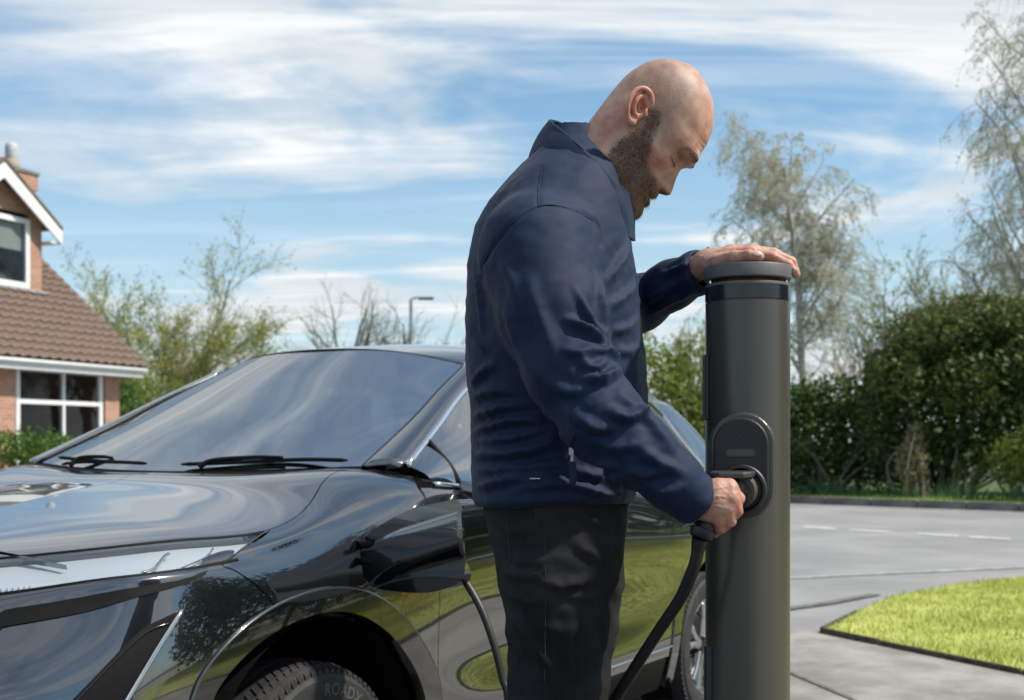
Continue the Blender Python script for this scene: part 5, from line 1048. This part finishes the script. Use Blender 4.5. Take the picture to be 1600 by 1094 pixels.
# ---- shoes
m_shoe = mat('black leather shoe',(.012,.011,.010),.4,bump=.1,bscale=200); m_sole = mat('rubber sole',(.02,.02,.02),.8)
for (px,py,Y) in ((846,1790,2.11),(858,1715,2.30)):
    c = P(px,HOR,Y); x0 = c.x
    def fs(X,Y_,Z): 
        u = ellip(X,Y_,Z,(x0+.11,Y,.055),(.115,.045,.045)); h_ = ellip(X,Y_,Z,(x0-.005,Y,.06),(.065,.040,.07)); return smax(smin(u,h_,.04), .022-Z, .005)
    sh = sdf_part('shoe', fs, (x0-.12,Y-.09,0), (x0+.27,Y+.09,.16), .007, m_shoe, person)
    def fo(X,Y_,Z): return smax(smin(ellip(X,Y_,Z,(x0+.11,Y,.015),(.12,.048,.08)),ellip(X,Y_,Z,(x0-.005,Y,.015),(.07,.044,.08)),.04), np.abs(Z-.0125)-.0125, .004)
    sdf_part('sole', fo, (x0-.12,Y-.09,-.01), (x0+.27,Y+.09,.05), .006, m_sole, sh)
# ---- skin: head, ears, neck, hands, with the plain body under the clothes
YH = 2.185; KH = YH/FPX; OH = P(1010,200,YH); r2 = math.sqrt(.5)
fa = np.array([r2,0,-r2]); tb = np.array([r2,0,r2]); sb = np.array([0,-1.0,0])
def HL(a,b,s): return A3(OH)+KH*(np.asarray(a)[...,None]*fa+np.asarray(b)[...,None]*tb+np.asarray(s)[...,None]*sb)
def to_ab(x,y): return ((x-1010)*r2+(y-200)*r2, (x-1010)*r2-(y-200)*r2)
back_ = np.array([(-260,-58),(-150,-63),(-95,-66),(-67,-68.5),(-28,-74),(7,-78.6),(39,-80),(66,-73.7),(87,-61.8),(103,-46.9),(113.7,-27.8),(116.9,-2)])
front_ = np.array([(-260,25),(-170,28),(-142,34),(-134,46),(-129,62),(-124,74),(-117,82),(-106,87),(-93,87),(-80,85),(-69,85),(-60,84.5),(-53,82),(-40,79),(-25,79),(-12,81.5),(-4,85),(3,90.3),(11.3,93.2),(22.9,92.6),(34,88.4),(49,85.2),(69.6,76.1),(88,60.6),(101.5,44.2),(111.7,22.6),(116.9,0)])
hw_ = np.array([(-260,64),(-160,58),(-130,54),(-112,53),(-95,57),(-70,60.5),(-45,63.5),(-20,66.5),(0,69),(20,71.5),(45,71),(70,65.5),(90,55),(103,42),(111,28),(115.5,13),(116.9,0)])
def smi(x, tab, kw=13):      # smooth interpolation
    xs = np.linspace(tab[0,0],tab[-1,0],600); ys = np.interp(xs,tab[:,0],tab[:,1]); k = np.hanning(2*kw+1); k /= k.sum(); yp = np.convolve(np.pad(ys,kw,'reflect',reflect_type='odd'),k,'valid'); w = np.clip((tab[-1,0]-xs)/(kw*.55),0,1); return np.interp(x,xs,yp*w+ys*(1-w))
NB, NT = 260, 240
tbv = np.concatenate([np.linspace(-260,-140,24,endpoint=False), -140+256.8*np.sin(np.linspace(0,1,NB-24)*np.pi/2)**.86])
th = np.linspace(0,2*np.pi,NT,endpoint=False)
B_ = np.repeat(tbv[:,None],NT,1); af = smi(tbv,front_,9)[:,None]; ab_ = smi(tbv,back_,40)[:,None]; hw = smi(tbv,hw_,46)[:,None]; am = ab_+(af-ab_)*.42
nf = np.interp(tbv,[-130,-100,-70,-20,20,60,110],[2.0,1.85,1.95,2.15,2.35,2.2,2.0])[:,None]; c_, s_ = np.cos(th)[None], np.sin(th)[None]
kk = np.clip(c_*1.4+.3,0,1); kk = kk*kk*(3-2*kk); ef = 2/(2.1+(nf-2.1)*kk); A_ = am+np.where(c_ > 0, af-am, am-ab_)*np.sign(c_)*np.abs(c_)**ef; S_ = hw*np.sign(s_)*np.abs(s_)**ef
def ga(x,c,w): return np.exp(-((x-c)/w)**2)
aS = np.abs(S_); frt = np.clip((A_-10)/40,0,1)
dA = np.zeros_like(A_); dS = np.zeros_like(A_); dB = np.zeros_like(A_); sg = np.sign(S_)
nh = np.interp(B_,[-60,-56.5,-53,-47.4,-38.4,-25,-8,4],[0,3,14,20.5,18.3,11,1.5,0]); nw = np.interp(B_,[-58,-50,-40,-25,-8],[10,10,9,7.5,7])
dA += nh*np.exp(-(aS/nw)**2.4)*(c_ > 0)
al = ga(B_,-47,6.5)*ga(aS,14.5,5.5)*frt; dA += 7.5*al; dS += 2*al*sg                                       # wings of the nose
dA -= 4*ga(B_,-55.5,2.6)*ga(aS,8,4)*frt
soc = ga(B_,-7,9.5)*ga(aS,31,15)*frt; dA -= 14*soc; dS -= 3*sg*soc                                         # eye sockets
br = ga(B_,15-.006*(aS-28)**2,6.5)*ga(aS,30,19)*frt; dA += 5.0*br; dS += 1.2*sg*br                          # brow ridge
lid = np.exp(-((B_+10)/8.2)**4-((aS-31.5)/13.5)**4)*frt; dA += 6.0*lid*np.sqrt(np.maximum(0,1-((B_+10)/11)**2*.8)) # closed lids over the eyes
dA -= 3.0*ga(B_,-2.6,1.7)*ga(aS,32,14)*frt; dA -= 2.0*ga(B_,-15.8-.004*(aS-31)**2*-1,1.3)*ga(aS,32,13)*frt; dA -= 1.6*ga(B_,-21,2.2)*ga(aS,30,13)*frt
dS += sg*5*ga(B_,-28,13)*ga(A_,44,22); dA += 3*ga(B_,-30,12)*ga(aS,42,16)*frt                               # cheek bones
dS -= sg*3.0*ga(B_,26,20)*ga(A_,50,17)                                                                      # temples
dS -= sg*3.5*ga(B_,-58,15)*ga(A_,42,18)                                                                     # hollow of the cheek
dA += 3*ga(B_,-64,6)*ga(aS,0,22)*frt; dA -= 6.5*ga(B_,-74.5,3.0)*ga(aS,0,20)*frt; dA += 3.5*ga(B_,-81,4)*ga(aS,0,17)*frt; dA -= 3*ga(B_,-90,4)*ga(aS,0,20)*frt; dA += 4*ga(B_,-106,12)*ga(aS,0,22)*frt
lab = ga(aS-(19+(-47-B_)*.55),0,3.0)*np.clip((-42-B_)/6,0,1)*np.clip((B_+76)/8,0,1)*frt; dA -= 1.8*lab      # fold beside the mouth
for (bb_,w_,am_) in ((28,1.3,1.3),(34,1.2,1.3),(41,1.3,1.0)): dA -= am_*ga(B_+.004*(aS-18)**2-2.0*np.sin(aS*.13),bb_,w_)*ga(aS,22,24)*frt
dA -= 1.5*ga(aS,7,1.6)*ga(B_,18,7)*frt                                                                     # frown line
for k in range(4): dS -= sg*.55*ga(A_-58-5*k-.15*(B_+10),0,1.3)*ga(B_,-8-4*k,9)                             # crow's feet
jaw = ga(B_,-88,10)*ga(A_,0,26); dS += sg*3*jaw
A_ = A_+dA; S_ = S_+dS; B_ = B_+dB
for _ in range(3):
    for q_ in (A_,S_): q_[1:-1] = q_[1:-1]*.5+.125*(np.roll(q_,1,1)+np.roll(q_,-1,1))[1:-1]+.125*(q_[:-2]+q_[2:])
HV = HL(A_,B_,S_).reshape(-1,3); HF = [(j*NT+i, j*NT+(i+1)%NT, (j+1)*NT+(i+1)%NT, (j+1)*NT+i) for j in range(NB-1) for i in range(NT)]
Af, Bf, Sf = A_.ravel(), B_.ravel(), np.abs(S_).ravel(); PXh = 1010+(Af+Bf)*r2; PYh = 200+(Af-Bf)*r2
beard_px = [(1013,190),(1024,192),(1020,208),(1013,224),(1009,246),(1006,266),(1011,280),(1024,287),(1033,295),(1042,305),(1034,318),(1012,334),(1004,352),(982,362),(962,340),(950,305),(945,275),(950,250),(962,237),(984,225),(1002,212)]
bmask = inside(beard_px, PXh, PYh) & ~((np.abs(Bf+51) < 4) & (Sf > 8) & (Af > 70))
bm = bmask.reshape(NB,NT).astype(float)
for _ in range(9): bm = (bm+np.roll(bm,1,1)+np.roll(bm,-1,1)+np.vstack([bm[:1],bm[:-1]])+np.vstack([bm[1:],bm[-1:]]))/5
bm = bm.ravel()
stub = np.clip(ga(Bf,52,34)*ga(Af,-14,44)*1.15,0,1)*np.clip((Bf-2)/12,0,1)*.9+np.clip(ga(Bf,20,32)*ga(Af,14,26),0,1)*.5; stub = np.clip(stub*np.clip((52-Af)/45,0,1),0,1)+.40*np.clip((Bf+20)/30,0,1)*np.clip((45-Af)/40,0,1)
stub = np.clip(stub,0,1)*(1-.75*ga(Af,20,30)*ga(Bf,112,20))
red = .65*ga(Af,-40,34)*ga(Bf,-62,40)+.55*ga(Af,50,22)*ga(Bf,-34,18)+.6*ga(Bf,-46,10)*np.clip((Af-84)/10,0,1)+.45*ga(Af,72,18)*ga(Bf,40,18)+.3*ga(Bf,-10,10)*ga(Af,66,16)
skin = np.array([.50,.335,.255]); redc = np.array([.50,.20,.135]); stc = np.array([.16,.115,.085]); brd = np.array([.075,.045,.028])
hc = skin[None]*(1-red[:,None]*.75)+redc[None]*red[:,None]*.75; hc = hc*(1-.74*bm[:,None])+brd*.74*bm[:,None]
eyl = (np.exp(-((Bf+15.8-.004*(Sf-31)**2)/1.1)**2)*np.clip(1-((Sf-32)/13)**4,0,1)*(Af > 40))[:,None]; hc = hc*(1-.9*eyl)+np.array([.05,.025,.018])*.9*eyl
eyc = (np.exp(-((Bf+3.0)/1.3)**2)*np.clip(1-((Sf-33)/14)**4,0,1)*(Af > 40))[:,None]*.55; hc = hc*(1-eyc)+np.array([.25,.11,.08])*eyc  # shade of the lid crease painted into the skin colour
lidc = (np.exp(-((Bf+10)/10)**2)*ga(Sf,32,15)*(Af > 40))[:,None]*.45; hc = hc*(1-lidc)+np.array([.40,.20,.15])*lidc
lip = (ga(Bf,-78.5,3.2)*ga(Sf,0,15)*np.clip((Af-70)/10,0,1))[:,None]; hc = hc*(1-lip)+np.array([.40,.16,.12])*lip
BV = [HV]; BF = [np.array(HF)]; BC = [hc]; BS = [stub]; nv0 = len(HV)
def add_skin(V_, Q, col, st=None): 
    global nv0
    BV.append(V_); BF.append(np.asarray(Q)+nv0); BC.append(col if np.ndim(col) == 2 else np.repeat(np.array(col)[None],len(V_),0)); BS.append(np.zeros(len(V_)) if st is None else st); nv0 += len(V_)
# ears
for sd in (1,-1):
    def E(x,y,o): a,b_ = to_ab(993+(x-993)*.9,187+(y-187)*.9); return HL(np.array(a),np.array(b_),np.array(sd*(70.5+o)))
    hel = [E(1010,188,-1),E(1012,176,4),E(1008,164,8),E(997,158,11),E(985,162,14),E(976,174,16),E(971,188,15),E(971,201,11),E(975,211,7),E(981,213,4)]; her = [3.0*KH,3.6*KH,3.8*KH,3.7*KH,3.5*KH,3.3*KH,3.3*KH,3.8*KH,4.6*KH,4.4*KH]
    hel = [np.array(x) for x in spline(hel,40)]; her = np.interp(np.linspace(0,9,40),range(10),her)
    ant = [E(1001,170,6),E(992,171,10),E(985,180,12.5),E(982,192,11),E(985,203,7)]; anr = [2.6*KH,3.2*KH,3.4*KH,3.2*KH,3.2*KH]
    ant = [np.array(x) for x in spline(ant,18)]; anr = np.interp(np.linspace(0,4,18),range(5),anr)
    pl = E(990,186,4); pn_ = sb*sd; e_up = (E(1003,162,0)-E(977,210,0)); e_up /= np.linalg.norm(e_up); e_fw = np.cross(pn_,e_up); Mm = np.array([e_fw,e_up,pn_])
    tra = [E(1001,199,2),E(999,191,7)]
    def fe(X,Y,Z):
        d = chain(X,Y,Z,hel,her,.0025); d = smin(d, chain(X,Y,Z,ant,anr,.003), .003); d = smin(d, ellip(X,Y,Z,pl,(.0165,.026,.0046),Mm), .004); d = smin(d, ellip(X,Y,Z,E(979,209,5),(.0065,.0075,.0048),Mm), .004)
        d = smin(d, cone(X,Y,Z,tra[0],tra[1],.0045,.0035), .003); d = smax(d, -ellip(X,Y,Z,E(994,188,10),(.0085,.0115,.0095),Mm), .003); return d
    c0 = E(990,186,8); V_, Q = surface_nets(fe, c0-.048, c0+.048, .0011); V_ = relax(V_,Q,1)
    N_ = vnormals(V_,Q); dd_ = np.linalg.norm(V_-E(994,189,6),axis=1); k = np.clip(1-dd_/.016,0,1)[:,None]; add_skin(V_, Q, np.array([.54,.27,.19])[None]*(1-k*.35)+np.array([.40,.12,.08])*k*.35)
# hands
def hand(name_pts, lo, hi, extra=None, step=.0014):
    def f(X,Y,Z):
        d = None
        for pts,rad,k in name_pts:
            e = chain(X,Y,Z,pts,rad,.004); d = e if d is None else smin(d,e,k)
        return d
    V_, Q = surface_nets(f, lo, hi, step); return relax(V_,Q,2), Q
k1 = 1.93/FPX
def pr(l): return [r*k1 for r in l]
gr = [([P(1068,772,1.935),P(1090,781,1.932),P(1108,781,1.930)],pr([25,24.5,23]),.01),
 ([P(1100,768,1.930),P(1122,762,1.921),P(1139,761,1.919)],pr([17,14.5,12.5]),.014),([P(1100,776,1.926),P(1122,775,1.915),P(1141,777,1.913)],pr([17,15,12.8]),.014),([P(1098,786,1.926),P(1118,789,1.915),P(1134,794,1.914)],pr([17,15,12.2]),.014),([P(1094,794,1.930),P(1108,800,1.921),P(1121,808,1.921)],pr([16,13.5,11]),.014),
 ([P(1139,761,1.919),P(1153,779,1.928),P(1146,793,1.950),P(1128,794,1.966)],pr([11.8,10.2,9.2,8.2]),.007),([P(1141,777,1.913),P(1150,798,1.925),P(1139,809,1.948),P(1120,806,1.964)],pr([12,10.4,9.2,8.2]),.006),([P(1134,794,1.914),P(1140,814,1.926),P(1128,824,1.948),P(1110,818,1.962)],pr([11.6,10,9,8]),.006),([P(1121,808,1.921),P(1126,824,1.932),P(1115,832,1.950),P(1100,826,1.962)],pr([10.4,9,8.2,7.2]),.006),
 ([P(1098,764,1.945),P(1118,757,1.958),P(1136,760,1.968),P(1150,768,1.968)],pr([13,11.5,10,8.5]),.009)]
V_, Q = hand(gr, A3(P(1040,HOR,1.93))*np.array([1,0,0])+np.array([0,1.87,1.05]), np.array([P(1180,HOR,1.93).x,2.01,1.20]))
N_ = vnormals(V_,Q); hp_ = pix(V_); tend = np.zeros(len(V_))
for pts,am_,w_ in (([(1092,768),(1120,763),(1140,760)],.0008,.0022),([(1092,778),(1120,776),(1141,777)],.0009,.0022),([(1090,788),(1114,790),(1134,795)],.0008,.0022),([(1095,772),(1108,784),(1126,785)],.0006,.0014)):
    tend += fold(V_,N_,hp_,(N_*(V_-np.array([0,0,HC]))).sum(1) < 0,pts,am_,w_)
V_ = V_+N_*(tend+.00022*sines(V_,31,110))[:,None]
def hand_col(V_, centres): 
    c = np.repeat(np.array([.50,.31,.235])[None],len(V_),0)
    for q,r_ in centres:
        k = np.exp(-(np.linalg.norm(V_-A3(q),axis=1)/r_)**2)[:,None]*.6; c = c*(1-k)+np.array([.50,.19,.14])*k
    return c
add_skin(V_, Q, hand_col(V_, [(P(1152,779,1.92),.011),(P(1149,797,1.918),.011),(P(1140,813,1.92),.011),(P(1125,824,1.925),.011),(P(1135,828,1.93),.012)]))
k1 = 2.06/FPX
lh = [([P(1080,428,2.141),P(1090,419,2.130),P(1108,410,2.110)],pr([20,20,18]),.01),
 ([P(1104,409,2.100),P(1140,399,2.068),P(1172,395,2.052)],pr([15.5,12.5,10.2]),.012),([P(1104,407,2.112),P(1142,396,2.092),P(1174,392,2.080)],pr([16,13,10.4]),.012),([P(1104,408,2.125),P(1140,398,2.113),P(1170,394,2.104)],pr([15,12.5,10]),.012),([P(1102,410,2.135),P(1132,402,2.130),P(1158,398,2.126)],pr([14,11.5,9.2]),.012),
 ([P(1172,395,2.052),P(1207,402,2.044),P(1231,414,2.040),P(1241,424,2.038)],pr([10.2,9.2,8.2,6.8]),.006),([P(1174,392,2.080),P(1208,397,2.080),P(1236,410,2.078),P(1244,428,2.076)],pr([10.4,9.4,8.4,7]),.006),([P(1170,394,2.104),P(1200,398,2.108),P(1224,404,2.110),P(1236,420,2.112)],pr([10,9,8.2,6.8]),.006),([P(1158,398,2.126),P(1180,402,2.136),P(1198,406,2.142)],pr([9.2,8.2,6.6]),.006),
 ([P(1098,420,2.105),P(1122,410,2.060),P(1148,402,2.030),P(1170,399.5,2.016),P(1187,401,2.008)],pr([18,13,10,8.8,7.2]),.010)]
V_, Q = hand(lh, (P(1040,HOR,2.1).x,1.96,1.42), (P(1262,HOR,2.1).x,2.20,1.60))
N_ = vnormals(V_,Q); V_ = V_+N_*(.00022*sines(V_,32,110))[:,None]
add_skin(V_, Q, hand_col(V_, [(P(1207,402,2.036),.014),(P(1236,416,2.03),.014),(P(1168,392,2.04),.014)]))
# plain body under the clothes, so that head and hands belong to one figure
def under(X,Y,Z):
    t = slice_f(X,Y,Z,jr)+.030; t = smax(t, zpx(800)-Z, .01)
    d = smin(t, chain(X,Y,Z,near_ext[:-1],[r-.018 for r in near_r],.02), .03); d = smin(d, chain(X,Y,Z,far_ext[:-1],[r-.024 for r in far_r],.02), .03)
    d = smin(d, chain(X,Y,Z,nl_[:-1],[r-.028 for r in nr_[:-1]],.02), .03); return smin(d, chain(X,Y,Z,fl_[:-1],[r-.028 for r in fr_[:-1]],.02), .03)
V_, Q = surface_nets(under, (-.10,1.88,.03), (.33,2.56,1.72), .011); add_skin(V_, Q, (.55,.35,.26))
AV = np.vstack(BV); AF = np.vstack(BF); body = mesh_obj('body', AV, AF, None, person, smooth=True)
vcol(body, np.vstack(BC)); sa_ = body.data.attributes.new('stubble','FLOAT','POINT'); sa_.data.foreach_set('value', np.concatenate(BS).astype(np.float32))
m_skin = bpy.data.materials.new('skin'); m_skin.use_nodes = True; t = m_skin.node_tree; bs_ = t.nodes['Principled BSDF']
at_ = t.nodes.new('ShaderNodeAttribute'); at_.attribute_name = 'Col'; st_ = t.nodes.new('ShaderNodeAttribute'); st_.attribute_name = 'stubble'; tcn = t.nodes.new('ShaderNodeTexCoord')
def tn(scale, det=4):
    n_ = t.nodes.new('ShaderNodeTexNoise'); n_.inputs['Scale'].default_value = scale; n_.inputs['Detail'].default_value = det; t.links.new(tcn.outputs['Object'], n_.inputs[0]); return n_
def tm(op, a, b=None, cl=False):
    n_ = t.nodes.new('ShaderNodeMath'); n_.operation = op; n_.use_clamp = cl
    for i,v in enumerate((a,b)):
        if v is None: continue
        if isinstance(v,(int,float)): n_.inputs[i].default_value = v
        else: t.links.new(v, n_.inputs[i])
    return n_.outputs[0]
blot = tn(55,5); mxb = t.nodes.new('ShaderNodeMix'); mxb.data_type = 'RGBA'; mxb.blend_type = 'MULTIPLY'; mxb.inputs[0].default_value = 1; t.links.new(at_.outputs['Color'], mxb.inputs[6])
rp = t.nodes.new('ShaderNodeMapRange'); rp.inputs[1].default_value = .35; rp.inputs[2].default_value = .65; rp.inputs[3].default_value = 0; rp.inputs[4].default_value = 1; t.links.new(blot.outputs[0], rp.inputs[0])
cr = t.nodes.new('ShaderNodeMix'); cr.data_type = 'RGBA'; cr.inputs[6].default_value = (.86,.66,.62,1); cr.inputs[7].default_value = (1.05,1.04,1.02,1); t.links.new(rp.outputs[0], cr.inputs[0]); t.links.new(cr.outputs[2], mxb.inputs[7])
vo = tn(800,3); sp_ = t.nodes.new('ShaderNodeMapRange'); sp_.inputs[1].default_value = .46; sp_.inputs[2].default_value = .60; t.links.new(vo.outputs[0], sp_.inputs[0])
spf = tm('MULTIPLY', st_.outputs['Fac'], tm('ADD', tm('MULTIPLY', sp_.outputs[0], .40), .42), True)
mxs = t.nodes.new('ShaderNodeMix'); mxs.data_type = 'RGBA'; t.links.new(spf, mxs.inputs[0]); t.links.new(mxb.outputs[2], mxs.inputs[6]); mxs.inputs[7].default_value = (.10,.075,.06,1); t.links.new(mxs.outputs[2], bs_.inputs['Base Color'])
bs_.inputs['Roughness'].default_value = .48; bs_.inputs['Specular IOR Level'].default_value = .42; bs_.inputs['Subsurface Weight'].default_value = .22; bs_.inputs['Subsurface Radius'].default_value = (1,.32,.16); bs_.inputs['Subsurface Scale'].default_value = .005
pb = tn(700,4); bmp = t.nodes.new('ShaderNodeBump'); bmp.inputs['Strength'].default_value = .45; bmp.inputs['Distance'].default_value = .0012; t.links.new(pb.outputs[0], bmp.inputs['Height']); t.links.new(bmp.outputs[0], bs_.inputs['Normal'])
body.data.materials.append(m_skin)
# finger nails
m_nail = mat('finger nail',(.58,.36,.29),.4,spec=.5)
nq = P(1183,398,2.001); b = MB(); b.lathe([(0,.0006),(.004,.0004),(.0055,-.0008)], 16, Matrix.Translation(nq+Vector((0,0,.003))) @ Matrix.Rotation(R(60),4,'X') @ Matrix.Scale(1.35,4,(1,0,0))); b.build('finger_nail', m_nail, body, smooth=True)
# beard, brows, lashes as single hairs
HN = vnormals(HV, np.array(HF))
def hairs(name, idx_w, n, ln, down, outw, cfun, w=.00032, seed=5, curl=.25):
    rg = np.random.default_rng(seed); i = rg.choice(len(HV), n, p=idx_w/idx_w.sum()); j = np.where(rg.random(n) < .5, 1, -1); p = HV[i]+(HV[np.clip(i+j,0,len(HV)-1)]-HV[i])*rg.uniform(0,.8,n)[:,None]+rg.normal(0,.0006,(n,3))
    nm = HN[i]; l = ln(i)*rg.uniform(.55,1.25,n); dv = down(i); dv = dv-nm*(dv*nm).sum(1)[:,None]; dv /= np.linalg.norm(dv,axis=1)[:,None]+1e-9
    d0 = nm*outw+dv+rg.normal(0,curl,(n,3)); d0 /= np.linalg.norm(d0,axis=1)[:,None]; d1 = nm*outw*.25+dv*1.1+rg.normal(0,curl*1.2,(n,3)); d1 /= np.linalg.norm(d1,axis=1)[:,None]
    p1 = p+d0*l[:,None]*.5; p2 = p1+d1*l[:,None]*.5; e = np.cross(d0,nm); e /= np.linalg.norm(e,axis=1)[:,None]+1e-9
    e = e+rg.normal(0,.5,(n,3)); e /= np.linalg.norm(e,axis=1)[:,None]
    V_ = np.stack([p-e*w,p+e*w,p1-e*w*.8,p1+e*w*.8,p2],1).reshape(-1,3); k = np.arange(n)*5; F_ = [f for a in k for f in ((a,a+1,a+3,a+2),(a+2,a+3,a+4))]
    o = mesh_obj(name, V_, F_, m_hair, person); vcol(o, np.repeat(cfun(i,rg),5,0)); return o
m_hair = mat('hair',(.1,.06,.03),.5,spec=.35); th_ = m_hair.node_tree; ha = th_.nodes.new('ShaderNodeAttribute'); ha.attribute_name = 'Col'; th_.links.new(ha.outputs['Color'], th_.nodes['Principled BSDF'].inputs['Base Color'])
chin = np.clip((-62-Bf)/40,0,1)*np.clip((Af-35)/40,0,1); must = ga(Bf,-63,8)*np.clip((Af-70)/14,0,1)
area = np.linalg.norm(np.cross(np.roll(HV.reshape(NB,NT,3),1,1)-HV.reshape(NB,NT,3), np.vstack([HV.reshape(NB,NT,3)[1:],HV.reshape(NB,NT,3)[-1:]])-HV.reshape(NB,NT,3)),axis=2).ravel()+1e-9
wb_ = np.where(S_.ravel() > -6, 1.0, .3)*np.clip(bm*2.4-.25,0,1)*area*(1-.9*lip[:,0])
def bdown(i):
    d = -tb[None]+.35*fa[None]*np.clip((Af[i]-20)/60,-.2,1)[:,None]-.25*fa[None]*(must[i])[:,None]; return d
def bcol(i,rg):
    g = np.clip(.10+.85*np.maximum(chin[i]*1.2,must[i])+rg.normal(0,.25,len(i)),0,1)[:,None]; return np.array([.045,.026,.015])*(1-g)+np.array([.44,.24,.10])*g
bd_ = hairs('beard', wb_, 24000, lambda i: .009+.013*chin[i]+.003*must[i], bdown, .55, bcol); tag(bd_, kind='stuff')
wbr = ga(Bf,13-.006*(Sf-28)**2,3.2)*np.clip(1-((Sf-31)/20)**4,0,1)*(Af > 40)*area
tag(hairs('eyebrows', wbr, 700, lambda i: np.full(len(i),.0065), lambda i: (-.35*fa[None]+.55*sb[None]*np.sign(S_.ravel()[i])[:,None]-.3*tb[None]), .28, lambda i,rg: np.array([.13,.080,.045])*rg.uniform(.6,1.3,(len(i),1)), seed=6), kind='stuff')
wl = ga(Bf,-15.5,1.2)*ga(Sf,32,9)*(Af > 40)*area
tag(hairs('eyelashes', wl, 260, lambda i: np.full(len(i),.0075), lambda i: -tb[None]*.9+fa[None]*.5+0*sb[None]*np.ones((len(i),1)), .6, lambda i,rg: np.array([.03,.02,.015])*np.ones((len(i),1)), seed=7, w=.0003), kind='stuff')
# ================================================================== unseen evergreens past the corner lawn, added to darken the car's reflections
for i,(x,y,h_,lb) in enumerate(((13.0,3.2,8.2,'unseen dark evergreen added at the near end of the corner lawn'),(14.2,7.4,9.0,'tallest unseen evergreen added beside the daffodils on the corner lawn'),(15.5,11.6,7.6,'unseen evergreen added where the corner lawn meets the main road'))):
    shrub('evergreen_tree', lb, [((x,y,h_*.32),(2.3,2.4,h_*.34)),((x+.3,y+.4,h_*.62),(2.0,2.0,h_*.34)),((x-.4,y-.8,h_*.45),(1.9,1.9,h_*.36)),((x,y+1.2,h_*.4),(1.8,1.9,h_*.36))], 6000, .17, m_ever, 80+i, (x,y,.04), 'tree', 'unseen evergreens past the corner lawn', twigs=10)
for i,s_ in enumerate((7.5,12.0,16.5)):
    x, y = kp(s_, 3.0); shrub('roadside_bush', ('rounded bush in the road hedge right beside the leaning birch','middle bush of the road hedge past the leaning birch','last bush of the road hedge past the leaning birch')[i], [((x,y,2),(2.6,1.7,2)),((x+1.2,y-.9,1.5),(1.8,1.3,1.5)),((x-1,y+.8,2.4),(1.6,1.2,1.6))], 3600, .13, m_hedge, 90+i, (x,y,.12), 'bush', 'bushes along the road hedge', twigs=8)
# daffodils on the lawn
m_stem = leafmat('daffodil leaf', (.05,.13,.03), (.12,.24,.06)); m_daf = leafmat('daffodil petal', (.75,.42,.01), (.85,.58,.03), trans=.3)
for ci,(cx,cy,nf_,lab_) in enumerate(((4.55,6.15,26,'large clump of yellow daffodils on the corner lawn'),(5.5,6.9,16,'smaller clump of yellow daffodils further from the footway'))):
    rt = empty('daffodil_clump', (cx,cy,.045)); tag(rt, lab_, 'flowers', 'daffodils on the corner lawn'); bl_ = MB()
    for k in range(nf_*5):
        p = np.array([cx+random.gauss(0,.22), cy+random.gauss(0,.22), .04]); e = p+np.array([random.gauss(0,.07),random.gauss(0,.07),random.uniform(.18,.34)]); w_ = np.array([.006,.003,0]); m_ = (p+e)/2+np.array([0,0,.03]); bl_.add([p-w_,p+w_,m_+w_,m_-w_,e], [(0,1,2,3),(3,2,4)])
    bl_.build('leaves', m_stem, rt)
    for k in range(nf_):
        p = Vector((cx+random.gauss(0,.24), cy+random.gauss(0,.24), random.uniform(.30,.42))); fb = MB(); q = Matrix.Translation(p) @ Matrix.Rotation(random.uniform(0,6.28),4,'Z') @ Matrix.Rotation(R(75),4,'Y')
        for j in range(6):
            a = j*math.pi/3; fb.add([q @ Vector((0,0,0)), q @ Vector((.025*math.cos(a-.4),.025*math.sin(a-.4),.006)), q @ Vector((.05*math.cos(a),.05*math.sin(a),.0)), q @ Vector((.025*math.cos(a+.4),.025*math.sin(a+.4),.006))], [(0,1,2,3)])
        fb.lathe([(.012,0),(.014,.02),(.02,.03)], 8, q); fb.tube([p, p+Vector((random.gauss(0,.02),random.gauss(0,.02),-.15)), Vector((p.x+random.gauss(0,.03),p.y+random.gauss(0,.03),.04))], .004, 5); fb.build('flower', m_daf, rt)
